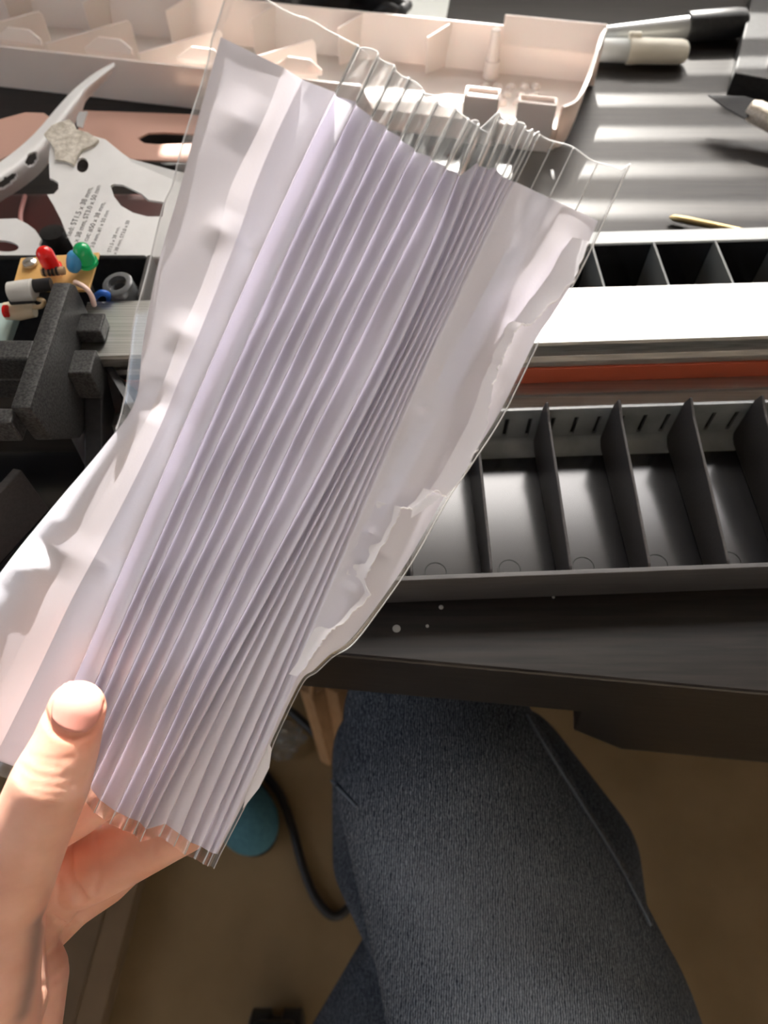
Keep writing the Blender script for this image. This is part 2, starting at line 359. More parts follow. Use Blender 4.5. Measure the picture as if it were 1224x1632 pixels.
# back wall pierced by slots
slots = []; x = XL + .012
while x < XR - .01:
    slots.append([(x, z0 + .0092), (x + .0021, z0 + .0092), (x + .0021, z0 + .0232), (x, z0 + .0232)]); x += .0118
b = nb(); plate(b, [CM @ V((q[0], y1, q[1])) for q in ((XL, z0), (XR, z0), (XR, z0 + .030), (XL, z0 + .030))],
                [[CM @ V((q[0], y1, q[1])) for q in s] for s in slots], CM.to_3x3() @ V((0, .0016, 0)))
link('slotted_back_wall', b, M_greyp, tray)
b = nb(); box(b, (XL, y1 + .0017, z0 + .004), (XR, y1 + .0022, z0 + .0255), CM); link('slot_backing', b, M_black, tray)
# curved fillet between floor and back wall
b = nb(); prof = [(y1, z0 + .0075)] + [(y1 - .009 * (1 - math.cos(a)), z0 + .002 + .0055 * (1 - math.sin(a))) for a in [k * math.pi / 12 for k in range(7)]] + [(y1, z0 + .002)]
prism(b, [(XL, p[0], p[1]) for p in prof], (XR - XL, 0, 0), CM); link('back_fillet', b, M_greyp, tray, 50)
for xe in (XL, XR):
    b = nb(); box(b, (xe - .002, y0, z0), (xe, y1, z0 + .03), CM, .0004); link('end_wall', b, M_rim, tray)
# dividers: low at the front, rising to a point at the back
px_front = .047
dx0 = cl((.047, .1554, 0)).x
def divider(xl):
    b = nb()
    pts = [(xl, y0 + .0005, z0 + .002), (xl, y0 + .0005, z0 + .0225), (xl, y0 + .003, z0 + .0245), (xl, y1 - .012, z0 + .0355), (xl, y1 - .0025, z0 + .039), (xl, y1, z0 + .032), (xl, y1, z0 + .002)]
    prism(b, pts, (.0015, 0, 0), CM, .0005); return link('divider', b, M_rim, tray)
d0 = divider(dx0)
ddir = CM.to_3x3() @ V((.0355, 0, 0))
for k in range(-6, 8):
    if k != 0 and XL < dx0 + k * .0355 < XR: dup(d0, ddir * k)
for k in (-1, 1, 2, 0, 3):  # round ejector marks on the floor
    c = CM @ V((dx0 + (k + .38) * .0355, y0 + .014, z0 + .002)); b = nb()
    lathe(b, c, (0, 0, 1), [(0, .0058), (.0004, .0058), (.0004, .0052), (.0001, .005), (.0001, 0)], 24); link('round_mark', b, M_gloss, tray, 40)

rail = thing('aluminium_rail', CM @ V((0, .02, TZ)), 'long brushed aluminium rail with an orange stripe between the two black trays', 'rail')
RX0, RX1 = -.268, .36
b = nb(); prism(b, [(RX0, 0, .7690), (RX0, .0022, .7675), (RX0, .0385, .7675), (RX0, .0402, .769), (RX0, .0402, .774), (RX0, .0388, .7752), (RX0, .0012, .7752), (RX0, 0, .774)], (RX1 - RX0, 0, 0), CM)
link('top_plate', b, M_alu, rail)
b = nb(); prism(b, [(RX0, .004, .7545), (RX0, .038, .7545), (RX0, .038, .7674), (RX0, .004, .7674), (RX0, .004, .7625), (RX0, .0062, .7605), (RX0, .004, .7585)], (RX1 - RX0, 0, 0), CM, .0004); link('upper_channel', b, M_alud, rail)
b = nb(); prism(b, [(RX0 + .012, .003, .7435), (RX0 + .012, .03, .7435), (RX0 + .012, .03, .7544), (RX0 + .012, .003, .7544)], (RX1 - RX0 - .012, 0, 0), CM, .0004); link('orange_strip', b, M_orange, rail)
b = nb(); prism(b, [(RX0 + .006, -.0165, .7395), (RX0 + .006, -.0155, .7432), (RX0 + .006, -.0062, .7432), (RX0 + .006, -.0055, .7445), (RX0 + .006, -.0035, .7445), (RX0 + .006, -.003, .7434), (RX0 + .006, .038, .7434), (RX0 + .006, .038, .7300), (RX0 + .006, -.0165, .7300)], (RX1 - RX0 - .006, 0, 0), CM); link('lower_channel', b, M_alud, rail)
b = nb(); box(b, (RX0 + .02, -.012, TZ + .0005), (RX1, .034, .7299), CM, .001); link('base_beam', b, M_black, rail)

rear = thing('compartment_tray', CM @ V((.02, .085, TZ)), 'black plastic tray of deep square cells behind the aluminium rail, pale rim in sun', 'tray')
ry0, ry1 = .0415, .092; rt = .7600
b = nb(); box(b, (-.06, ry0, z0), (XR, ry1, z0 + .002), CM, .0003); link('tray_floor', b, M_gloss, rear)
b = nb(); box(b, (-.06, ry0, z0), (XR, ry0 + .0015, rt), CM, .0003); link('front_wall', b, M_gloss, rear)
b = nb(); box(b, (-.06, ry1, z0), (XR, ry1 + .0015, rt - .001), CM, .0003); link('back_wall', b, M_gloss, rear)
M_pale = mat('pale_rim_plastic', (.55, .58, .58), .3)
b = nb(); box(b, (-.06, ry1 - .001, rt - .001), (XR, ry1 + .0095, rt + .0006), CM, .0004); link('rim', b, M_pale, rear)
b = nb(); box(b, (-.0615, ry0, z0), (-.06, ry1, rt), CM, .0003); link('end_wall', b, M_gloss, rear)
rx0 = cl(onz(960, 455, .76)).x
b = nb(); box(b, (rx0, ry0 + .0016, z0 + .002), (rx0 + .0013, ry1 - .0003, rt + .0004), CM, .0003); d1 = link('divider', b, M_rim, rear); d1.data.materials[0] = mat('grey_edge', (.16, .165, .16), .3)
for k in (-4, -3, -2, -1, 1, 2, 3, 4, 5): dup(d1, ddir * k)

# ------------------------------------------------------------------ black end bracket clamped on the rail (part of the rail)
BX0, BX1 = -.1555, -.1470
b = nb(); prism(b, [(BX0, .277, .800), (BX0, .281, .795), (BX0, .281, .742), (BX0, .262, .738), (BX0, .222, .752), (BX0, .203, .7756), (BX0, .201, .800)], (BX1 - BX0, 0, 0), I4, .0011); link('end_bracket', b, M_grain, rail, 30)
b = nb(); box(b, (BX1 - .0005, .262, .7757), (BX1 + .0115, .2745, .7835), I4, .0008); link('clamp_tab', b, M_grain, rail)
b = nb(); box(b, (BX1 - .0005, .2385, .762), (BX1 + .0105, .2535, .7800), I4, .0008); link('clamp_tab', b, M_grain, rail)
b = nb(); prism(b, [(BX1 + .0005, .256, .77), (BX1 + .0005, .20, .735), (BX1 + .0005, .192, .735), (BX1 + .0005, .188, .7235), (BX1 + .0005, .27, .7235)], (.009, 0, 0), I4, .0008); link('bracket_foot', b, M_black, rail)
b = nb(); prism(b, [(-.137, .255, .768), (-.118, .226, .7615), (-.09, .19, .7305), (-.09, .236, .7235), (-.137, .236, .7235)], (0, .006, 0), I4); link('gusset', b, M_black, rail)
for ya, yb, za, zb in ((.229, .2405, .786, .7995), (.1955, .2035, .784, .797)):
    b = nb(); box(b, (-.30, ya, za), (BX0 + .0006, yb, zb), I4, .001); link('cross_bar', b, M_grain, rail)
b = nb(); box(b, (-.30, .243, .757), (BX0 + .0006, .262, .770), I4, .001); link('cross_bar', b, M_grain, rail)

# ------------------------------------------------------------------ black case half at lower left, glossy floor, screw boss
case = thing('black_case_shell', (-.17, .19, TZ), 'glossy black plastic case half lying below the bracket at the left', 'case')
b = nb(); box(b, (-.32, .128, z0), (-.105, .236, z0 + .002), I4, .0003); link('case_floor', b, M_gloss, case)
b = nb(); prism(b, [(-.212, .118, .7225), (-.168, .2, .7225), (-.168, .2, .757), (-.212, .118, .752)], (-.004, .001, 0), I4, .0006); link('side_wall', b, M_rim, case)
b = nb(); prism(b, [(-.222, .118, .7225), (-.182, .2, .7225), (-.182, .2, .752), (-.222, .118, .746)], (-.003, .001, 0), I4, .0006); link('side_wall', b, M_black, case)
b = nb(); prism(b, [(-.245, .118, .7225), (-.20, .21, .7225), (-.20, .21, .765), (-.245, .118, .760)], (-.012, .002, 0), I4, .0008); link('side_wall', b, M_rim, case)
b = nb(); c = pt(148, 720, .385); lathe(b, (c.x, c.y, .7235), (0, 0, 1), [(0, .0068), (.75 - .7225, .0058), (.75 - .7225, .0052), (.7495 - .7225, .003), (.74 - .7225, .0028), (.74 - .7225, 0)], 20); link('screw_boss', b, mat('dark_grey_boss', (.05, .05, .055), .5), rail, 40)

# ------------------------------------------------------------------ electronics housing behind the rail at the left
hz = thing('electronics_housing', (-.17, .315, TZ), 'black plastic housing carrying a tan circuit board with red and green lights', 'electronics')
hp = [onz(-80, 405, .775), onz(232, 411, .775)]
b = nb(); h1 = hp[1].x; hy = hp[1].y
box(b, (-.26, hy, z0), (h1, hy + .003, .775), I4, .0012); link('back_wall', b, M_black, hz)
b = nb(); box(b, (h1, .296, z0), (h1 + .0035, hy + .003, .775), I4, .0012); link('end_wall', b, M_rim, hz)
b = nb(); box(b, (-.26, .294, z0), (h1 - .0002, hy - .0002, .735), I4, .0008); link('housing_floor', b, M_black, hz)
c = onz(187, 452, .779); b = nb(); ax = V((-.08, -.1, 1)).normalized(); 
lathe(b, c - ax * .042, ax, [(.031, .0081), (.042, .0078), (.0425, .0070), (.0425, .0048), (.0395, .0046), (.0395, .0030), (.032, .0028), (.032, 0)], 28); link('screw_post', b, mat('post_grey', (.11, .115, .12), .25), hz, 40)
pc = [onz(33, 411, .789), onz(158, 402, .789), onz(141, 462, .787), onz(18, 462, .787)]
pn = (pc[1] - pc[0]).cross(pc[3] - pc[0]).normalized()
if pn.z < 0: pn = -pn
b = nb(); prism(b, pc, -pn * .0016, I4, .0002); board = link('circuit_board', b, M_pcb, hz)
b = nb(); prism(b, [onz(60, 416, .7869), onz(130, 413, .7869), onz(130, 432, .7864), onz(60, 434, .7864)], (0, 0, -.052), I4); link('board_pillar', b, M_black, hz)
def led(bx, by, tx, ty, r, m, nm):
    a = onz(bx, by, .7915); t = V(pt(tx, ty, (a - CAM).dot(FW) * .972)); L = (t - a).length
    b = nb(); lathe(b, a, t - a, [(-.0006, r * 1.18), (.0012, r * 1.18), (.0013, r), (L * .68, r)] + [(L * .68 + L * .32 * math.sin(q), r * math.cos(q)) for q in (.4, .8, 1.15, 1.4)] + [(L, 0)], 20)
    o = link(nm, b, m, board, 40)
    for s in (-.0015, .0015):
        b = nb(); lathe(b, (a.x + s, a.y - .001, .7885), (0, 0, 1), [(0, .0004), (.003, .0004)], 8); 
        link('lead', b, M_steel, board)
    return o
led(84, 428, 66, 394, .0042, M_red, 'red_light'); led(140, 418, 126, 390, .0043, M_green, 'green_light')
def horiz(nm, p, q, prof, m, par, n=18):
    b = nb(); lathe(b, p, q - p, [(f * (q - p).length, r) for f, r in prof], n); return link(nm, b, m, par, 40)
p, q = onz(66, 434, .7925), onz(104, 431, .7925)
res = horiz('resistor', p, q, [(0, .0006), (.02, .0019), (.2, .0021), (.25, .0017), (.75, .0017), (.8, .0021), (.98, .0019), (1, .0006)], M_tan, board)
for f in (.1, .3, .45, .62):
    b = nb(); lathe(b, p.lerp(q, f), q - p, [(0, .00217), (.0011, .00217)], 18); link('colour_band', b, M_band, board)
p, q = onz(117, 433, .790), onz(119, 401, .800)
horiz('capacitor', p, q, [(0, .001), (.05, .0024), (.2, .0034), (.5, .0037), (.8, .0034), (.95, .0024), (1, .0008)], M_blue, board)
c = onz(48, 420, .7895); b = nb(); lathe(b, c, (0, 0, 1), [(0, .0036), (.0012, .0034), (.002, .0024), (.0023, 0)], 20); link('board_screw', b, M_steel, board, 40)
# switch / battery holder stack at far left
p, q = onz(12, 466, .793), onz(58, 461, .794); horiz('milky_tube', p, q, [(0, .002), (.1, .0048), (.9, .0052), (1, .003)], mat('milky_plastic', (.55, .54, .50), .25), hz)
p, q = onz(54, 456, .796), onz(82, 453, .796); horiz('dark_sleeve', p, q, [(0, .0028), (.03, .0032), (1, .0032)], M_black, hz)
p, q = onz(14, 477, .790), onz(58, 474, .790); horiz('glass_tube', p, q, [(0, .0015), (.06, .0028), (.92, .0028), (1, .0015)], mat('dark_tube', (.05, .05, .05), .15), hz)
p, q = onz(6, 496, .782), onz(56, 494, .782); horiz('cream_tube', p, q, [(0, .002), (.06, .0042), (.5, .0048), (1, .0035)], mat('cream_glass', (.72, .64, .48), .2), hz)
p, q = onz(6, 496, .786), onz(12, 496, .786); horiz('red_tip', p, q, [(0, .001), (.2, .003), (1, .003)], M_red, hz)
b = nb(); tube(b, [onz(120, 450, .79), onz(135, 458, .793), onz(145, 470, .79), onz(150, 486, .782)], .0013, 8); link('white_wire', b, mat('pink_white_wire', (.75, .55, .48), .5), hz, 180)
b = nb(); tube(b, [onz(150, 475, .775), onz(160, 467, .78), onz(172, 470, .778), onz(176, 484, .765)], .0016, 8); link('blue_wire', b, mat('blue_wire', (.02, .12, .5), .4), hz, 180)
b = nb(); tube(b, [onz(60, 476, .79), onz(70, 480, .792), onz(66, 488, .788), onz(54, 490, .786)], .0011, 8); link('loop_wire', b, mat('tan_wire', (.5, .36, .2), .4), hz, 180)
b = nb(); box(b, (-.215, .2625, .7705), (-.184, .2905, .7755), I4, .001); link('mint_block', b, mat('mint_plastic', (.42, .55, .53), .35), hz)

# ================================================================== torn white blister cards at the left
def sheet(name, outline, holes, p0, n, th, m, parent=None):
    n = V(n).normalized(); b = nb()
    plate(b, [onp(x, y, p0, n) for x, y in outline], [[onp(x, y, p0, n) for x, y in h] for h in holes], -n * th)
    return link(name, b, m, parent)
A0 = V((0, .335, .775)); An = V((.0, -.16, 1))
card = thing('torn_blister_card', onz(170, 330, TZ) + V((0, 0, .0)), 'large torn white card with printed sizes, round hole and pointed slot', 'card')
out = [(78, 255), (80, 232), (95, 222), (118, 224), (140, 214), (168, 222), (195, 244), (215, 258), (300, 280), (330, 300), (330, 412), (235, 409), (180, 412), (150, 410), (118, 396), (108, 378), (97, 350), (84, 325), (75, 310), (86, 309), (93, 301), (93, 291), (84, 285), (79, 284)]
slot = [(176, 296), (181, 293), (195, 294), (225, 308), (236, 318), (262, 322), (259, 345), (235, 345), (212, 339), (193, 328), (181, 312)]
s = sheet('card_panel', out, [ell(131, 263, 10, 12, .0), slot], A0, An, .0014, M_card, card)
s = sheet('torn_patch', [(70, 214), (82, 200), (96, 194), (110, 190), (118, 196), (122, 206), (140, 211), (157, 222), (150, 230), (130, 238), (122, 250), (118, 262), (104, 256), (88, 254), (86, 236)], [], A0 + V((0, 0, .0016)), An, .0014, M_torn, card)
s = sheet('bent_flap', [(205, 252), (275, 271), (330, 284), (330, 322), (262, 322), (240, 316)], [], A0 + V((0, 0, .003)), V((-.1, -.35, 1)), .0012, M_card, card)
Anu = An.normalized()
def text(body, a, bq, hpx):
    pa = onp(*a, A0 + Anu * .0003, Anu); pb = onp(*bq, A0 + Anu * .0003, Anu)
    cu = bpy.data.curves.new('t', 'FONT'); cu.body = body; cu.size = 1; o = bpy.data.objects.new('t', cu); C.objects.link(o)
    me = o.evaluated_get(bpy.context.evaluated_depsgraph_get()).to_mesh(); bm = nb(); bm.from_mesh(me); bpy.data.objects.remove(o)
    xs = [v.co.x for v in bm.verts]; L = max(xs); xd = (pb - pa); sc_ = xd.length / L; xd.normalize(); yd = Anu.cross(xd)
    for v in bm.verts: v.co = pa + xd * (v.co.x * sc_) + yd * (v.co.y * sc_)
    link('printed_text', bm, M_ink, card)
text('rted: ST1.5 x 38 mm,', (110, 381), (148, 299), 11); text('x 38 mm, ST3.0 x 50 mm', (124, 386), (161, 296), 11)
text('cut: #50 x 38 mm,', (139, 385), (168, 323), 11); text('3.0 mm, #1 x 50 mm', (149, 395), (174, 336), 11)
text('ST1.5 x 38 mm,', (176, 402), (191, 362), 9); text('x 38 mm, ST3.0 x 50', (185, 406), (207, 352), 9)

card2 = thing('torn_blister_card', onz(60, 260, TZ), 'narrow white card strip standing bent upright, pointed end against the pinkish tray', 'card')
B0 = V((0, .40, .800)); Bn = V((.55, -.55, 1))
b = nb()
edge_t = [(182, 99), (150, 117), (118, 142), (92, 170), (62, 205), (34, 232), (0, 258), (-40, 285)]
edge_b = [(179, 117), (157, 140), (137, 162), (126, 186), (76, 262), (40, 296), (0, 322), (-40, 352)]
N = 110; T_ = spline([V((x, y, 0)) for x, y in edge_t], N); B_ = spline([V((x, y, 0)) for x, y in edge_b], N)
grid = []
for i in range(N):
    row = []
    for j in range(25):
        q = T_[i].lerp(B_[i], j / 24); d = .52 - .085 * (i / (N - 1)) - .012 * math.sin(j / 24 * math.pi) + .008 * (j / 24)
        row.append(b.verts.new(pt(q.x, q.y, d)))
    grid.append(row)
def inh(i, j):
    q = (T_[i].lerp(B_[i], (j + .5) / 24)); u = [(52, 253, 9, 13, .6), (12, 289, 22, 7, -.62)]
    for cx, cy, rx, ry, ro in u:
        dx, dy = q.x - cx, q.y - cy; c_, s_ = math.cos(-ro), math.sin(-ro)
        if ((dx * c_ - dy * s_) / rx) ** 2 + ((dx * s_ + dy * c_) / ry) ** 2 < 1: return True
    return False
for i in range(N - 1):
    for j in range(24):
        if not inh(i, j): b.faces.new((grid[i][j], grid[i + 1][j], grid[i + 1][j + 1], grid[i][j + 1]))
fs = b.faces[:]; bmesh.ops.recalc_face_normals(b, faces=fs); bmesh.ops.solidify(b, geom=fs, thickness=.0013); link('card_strip', b, M_card, card2, 40)
b = nb(); prism(b, [pt(x, y, .468) for x, y in ((122, 187), (126, 178), (139, 177), (131, 203), (122, 200))], UP * 0 + FW * .0012); link('torn_tab', b, M_card, card2)
tag(sheet('torn_blister_card', [(-60, 348), (0, 349), (26, 348), (44, 357), (56, 366), (66, 381), (62, 390), (72, 402), (30, 416), (-60, 470)], [ell(6, 392, 24, 9, .1)], V((0, .33, .765)), (0, -.1, 1), .0014, M_card), 'small grey-white card corner with a slot beside the red light', 'card')
tag(sheet('torn_blister_card', [(130, 176), (300, 182), (420, 195), (420, 262), (215, 254), (160, 245), (120, 235)], [ell(143, 221, 9, 6, -.2), [(219, 221), (236, 212), (262, 211), (330, 214), (330, 228), (250, 230), (230, 228)]], V((0, .44, .728)), (0, -.02, 1), .0013, M_pink), 'pinkish card with a dark bullet-shaped slot lying in the tray shadow', 'card')
tag(sheet('torn_blister_card', [(-60, 190), (0, 190), (40, 179), (70, 180), (84, 190), (70, 215), (40, 232), (0, 255), (-60, 285)], [], V((0, .45, .735)), (0.1, -.1, 1), .0013, M_pink), 'beige pinkish card piece behind the bent white strip', 'card')
# maroon shell under the cards
ms = thing('maroon_plastic_shell', onz(60, 330, TZ), 'dark maroon glossy plastic shell under the torn white cards', 'shell')
b = nb(); o_ = onz(-60, 420, TZ); box(b, (-.32, .335, z0), (-.07, .43, .744), I4, .009, 4); link('shell_body', b, M_maroon, ms, 30)
b = nb(); tube(b, [onz(40, 312, .747), onz(33, 340, .7475), onz(34, 362, .7475)], .0014, 8); link('moulded_rib', b, mat('pinkish_rib', (.45, .2, .18), .4), ms, 180)
b = nb(); p = onz(90, 388, .75); lathe(b, (p.x, p.y, .7435), (0, 0, 1), [(0, .011), (.01, .0105), (.0145, .007), (.0155, 0)], 24); link('knob', b, M_black, ms, 40)

# ================================================================== pinkish white divider tray at the top
WR = -11.2; WM = frame(WR)
def wl(p): return WM.inverted() @ V(p)
wt = thing('divider_tray', WM @ V((-.2, .57, TZ)), 'large pinkish white plastic tray with slanted dividers, posts and pockets', 'tray')
U0, U1, U2, W0, W1 = -.52, .0215, .046, .519, .616
WZ = TZ + .0005; WT = .7555
b = nb(); prism(b, [(U0, W0 + .004, WZ), (U1 - .002, W0 + .004, WZ), (U2 - .004, W1, WZ), (U0, W1, WZ)], (0, 0, .0022), WM); link('tray_floor', b, M_white, wt)
UM = -.12
b = nb(); pts_ = [(U0, WT - .002), (UM, WT - .002), (UM + .008, TZ + .017), (U1, TZ + .017), (U1, WZ), (U0, WZ)]
fa = [b.verts.new(WM @ V((u_, W0 + .004 * (1 - (z_ - WZ) / .033), z_))) for u_, z_ in pts_]; fb = [b.verts.new(WM @ V((u_, W0 + .002 + .004 * (1 - (z_ - WZ) / .033), z_))) for u_, z_ in pts_]
b.faces.new(fa); b.faces.new(fb[::-1])
for i in range(6): b.faces.new((fa[i], fb[i], fb[(i + 1) % 6], fa[(i + 1) % 6]))
bmesh.ops.recalc_face_normals(b, faces=b.faces[:]); link('front_wall', b, M_white, wt)
b = nb(); prism(b, [(U0, W1 - .002, WZ), (U0, W1, WZ), (U0, W1 + .004, WT), (U0, W1 + .002, WT)], (U2 - U0, 0, 0), WM, .0005); link('back_wall', b, M_white, wt)
b = nb(); prism(b, [(-.030, W1 - .001, WT - .012), (-.030, W1 + .0035, WT - .012), (-.030, W1 + .004, WT + .0075), (-.030, W1 + .0015, WT + .0075)], (U2 + .03, 0, 0), WM, .0006); link('raised_back_edge', b, M_white, wt)
# right end wall: curved, slanting outward
b = nb(); arc = spline([V((U1, W0 + .002, 0)), V((U1 + .009, W0 + .012, 0)), V((U1 + .016, W0 + .045, 0)), V((U2 - .004, W1 - .012, 0)), V((U2 - .001, W1 + .002, 0))], 26)
inn, outr = [], []
for i, q in enumerate(arc):
    t = (arc[min(i + 1, 25)] - arc[max(i - 1, 0)]).normalized(); nrm = V((t.y, -t.x, 0)); zt = WT - .002 + .008 * i / 25
    inn.append([b.verts.new(WM @ (q - nrm * k + V((0, 0, z)))) for k, z in ((.005, WZ), (.0005, zt))])
    outr.append([b.verts.new(WM @ (q - nrm * k + V((0, 0, z)))) for k, z in ((.003, WZ), (-.0018, zt))])
for i in range(25):
    for a in (inn, outr): b.faces.new((a[i][0], a[i + 1][0], a[i + 1][1], a[i][1]))
    b.faces.new((inn[i][1], inn[i + 1][1], outr[i + 1][1], outr[i][1])); b.faces.new((inn[i][0], inn[i + 1][0], outr[i + 1][0], outr[i][0]))
for i in (0, 25): b.faces.new((inn[i][0], inn[i][1], outr[i][1], outr[i][0]))
bmesh.ops.recalc_face_normals(b, faces=b.faces[:]); link('end_wall', b, M_white, wt, 40)
def wdiv(a, c, za, zc, foot=None):
    a = V(a); c = V(c); d = (c - a).normalized(); nn = V((-d.y, d.x, 0)) * .0016
    b = nb(); prism(b, [V((a.x, a.y, WZ + .002)), V((a.x, a.y, za)), V((c.x - d.x * .002, c.y - d.y * .002, zc)), V((c.x, c.y, zc - .003)), V((c.x, c.y, WZ + .002))], nn, I4, .0004); return link('divider', b, M_white, wt)
f0 = wdiv((-.2527, .592, 0), (-.1946, .623, 0), WT - .003, WT - .001)
stp = WM.to_3x3() @ V((.073, 0, 0))
for k in (-2, -1, 1, 2): dup(f0, stp * k)
for k in range(-2, 3):   # low feet beside each front divider
    a = V((-.225, .5925, 0)) + stp * k; b = nb(); prism(b, [a + V((0, 0, WT - .006)), a + V((.012, .002, WT + .0005)), a + V((.028, .001, WT - .001)), a + V((.036, -.003, WT - .006)), a + V((.036, -.003, WT - .010)), a + V((0, 0, WT - .010))], (.0004, .0012, 0)); link('rim_tab', b, M_white, wt)
r0 = wdiv((-.104, .6339, 0), (-.0835, .6475, 0), WT - .006, WT - .001)
for k in (-3, -2, -1, 1, 2): dup(r0, (WM.to_3x3() @ V((.070, 0, 0))) * k)
def wpost(px, py, prof, nm):
    p = onz(px, py, WZ + .002); b = nb(); lathe(b, p, (0, 0, 1), prof, 20); return link(nm, b, M_white, wt, 40)
wpost(782, 121, [(0, .0068), (.001, .0064), (.012, .0056), (.0125, .0046), (.034, .0036), (.0345, .0028), (.0345, 0)], 'tall_post')
for px, py in ((825, 106), (871, 109)): wpost(px, py, [(0, .0062), (.011, .0057), (.0113, .0042), (.006, .004), (.006, 0)], 'short_post')
for r_, (y_, xs) in enumerate(((140, (772, 793, 814, 835, 853)), (153, (783, 808, 829, 850)), (166, (800, 824, 846)))):
    for x_ in xs: wpost(x_, y_, [(0, .0036), (.0022, .0032), (.0036, .002), (.004, 0)], 'bump')
# two pocket walls standing at the front edge
def pocket(px0, px1, dep, nm):
    u0 = wl(onz(px0, 157, WT)).x; u1 = wl(onz(px1, 166, WT)).x; b = nb(); w0 = W0 - .002
    box(b, (u0, w0, WZ + .001), (u1, w0 + .002, WT), WM, .0005); box(b, (u0, w0 + dep, WZ + .002), (u1, w0 + dep + .002, WT), WM, .0005)
    box(b, (u0, w0 + .0021, WZ + .002), (u0 + .002, w0 + dep - .0001, WT), WM, .0004); box(b, (u1 - .002, w0 + .0021, WZ + .002), (u1, w0 + dep - .0001, WT), WM, .0004)
    box(b, (u0 + .0021, w0 + .0021, WT - .004), (u1 - .0021, w0 + dep - .0001, WT - .0025), WM); return link(nm, b, M_white, wt)
pocket(738, 794, .012, 'pocket'); pocket(826, 888, .009, 'pocket')

# ================================================================== pens, knife, bit, frame, paper, bag on the desk
mk = thing('marker_pen', onz(1020, 92, TZ), 'cream white marker pen lying against the tray end', 'pen')
p, q = onz(925, 79, .7295), onz(1097, 83, .7295); ax = q - p; L = ax.length
b = nb(); lathe(b, p + ax * .44, ax, [(0, .0096), (.002, .0100), (L * .10, .0094), (L * .48, .0090), (L * .53, .0078), (L * .55, .0055), (L * .56, 0)], 28); link('cap', b, M_cream, mk, 40)
b = nb(); lathe(b, p, ax, [(0, .006), (.003, .0082), (L * .42, .0084), (L * .44, .0078)], 28); link('barrel', b, mat('pale_grey_barrel', (.62, .66, .66), .35), mk, 40)
b = nb(); c = p + ax * .47; box(b, (c.x - .004, c.y + .001, c.z + .0085), (c.x + .006, c.y + .005, c.z + .0125), I4, .001); link('clip_nub', b, M_cream, mk)
bp = thing('marker_pen', onz(1140, 70, TZ), 'black capped pen with tapering grey barrel behind the cream marker', 'pen')
p, q = onz(940, 55, .728), onz(1190, 36, .732); ax = q - p; L = ax.length
b = nb(); lathe(b, p, ax, [(0, .003), (L * .10, .0055), (L * .62, .0085), (L * .625, .0088), (L * .63, 0)], 28); link('barrel', b, M_penbody, bp, 40)
b = nb(); lathe(b, p + ax * .615, ax, [(0, .0105), (.001, .0112), (L * .30, .0114), (L * .36, .0104), (L * .38, .007), (L * .385, 0)], 28); link('cap', b, M_black, bp, 40)

fr = thing('black_frame_box', onz(1224, 80, TZ), 'flat black box with a silver inner edge at the top right corner', 'box')
c0 = onz(1157, 152, TZ); e = V((.042, .1125, 0)).normalized(); g = V((e.y, -e.x, 0))
FMx = Matrix(((g.x, e.x, 0, c0.x), (g.y, e.y, 0, c0.y), (0, 0, 1, TZ + .0005), (0, 0, 0, 1)))
b = nb(); box(b, (0, 0, 0), (.25, .26, .0165), FMx, .0008); link('box_body', b, M_black, fr)
b = nb(); box(b, (.022, .016, .0166), (.026, .25, .0215), FMx, .0006); link('silver_edge', b, M_steel, fr)
b = nb(); box(b, (.0262, .016, .0166), (.24, .25, .0195), FMx, .0005); link('glass_panel', b, mat('grey_glass', (.28, .29, .28), .12), fr)

kn = thing('craft_knife', onz(1190, 190, TZ), 'craft knife with dark pointed blade and knurled pale handle', 'knife')
b = nb(); prism(b, [onz(1128, 153, .738), onz(1186, 155, .7385), onz(1206, 161, .739), onz(1202, 176, .738), onz(1188, 191, .737), onz(1155, 173, .737)], (0, 0, .0008), I4, .0001); link('blade', b, M_blade, kn)
p = onz(1192, 172, .739); q = onz(1310, 232, .730)
b = nb(); lathe(b, p, q - p, [(0, .0035), (.001, .0062), (.006, .0078), (.05, .0078), (.051, .0068), (.09, .0068)], 24); link('handle', b, M_knurl, kn, 40)

p, q = onz(1067, 346, .7235), onz(1170, 366, .7255); ax = q - p; L = ax.length
b = nb(); lathe(b, p, ax, [(0, .0006), (.003, .0022), (.012, .0026), (L, .0020), (L + .02, .0019), (L + .0205, 0)], 14); tag(link('driver_bit', b, M_brass, None, 40), 'small pointed brass-coloured bit lying behind the rear tray rim', 'bit')
pp = [onz(622, 42, TZ + .0006), onz(709, 42, TZ + .0006), onz(722, -30, TZ + .0006), onz(655, -30, TZ + .0006)]
b = nb(); prism(b, pp, (0, 0, .0004)); tag(link('paper_sheet', b, M_mint), 'pale sheet of paper in sunlight behind the white tray', 'paper')
bgp = thing('black_pouch', onz(540, 10, TZ), 'crumpled black pouch behind the white tray', 'pouch')
b = nb(); bmesh.ops.create_icosphere(b, subdivisions=4, radius=1)
for v in b.verts:
    n_ = .13 * math.sin(5 * v.co.x + 3 * v.co.y) + .10 * math.sin(9 * v.co.y + 7 * v.co.z + 2) + .07 * math.sin(15 * v.co.x - 11 * v.co.z)
    v.co *= 1 + n_; v.co = V((v.co.x * .050, v.co.y * .035, max(v.co.z, -.75) * .040)) + onz(556, 8, TZ) + V((0, -.034, .031))
link('pouch_body', b, M_bag, bgp, 180)
b = nb(); tube(b, [onz(600, 22, .745), onz(618, 12, .752), onz(636, 18, .748), onz(650, 8, .738)], .004, 8); link('strap', b, M_bag, bgp, 180)

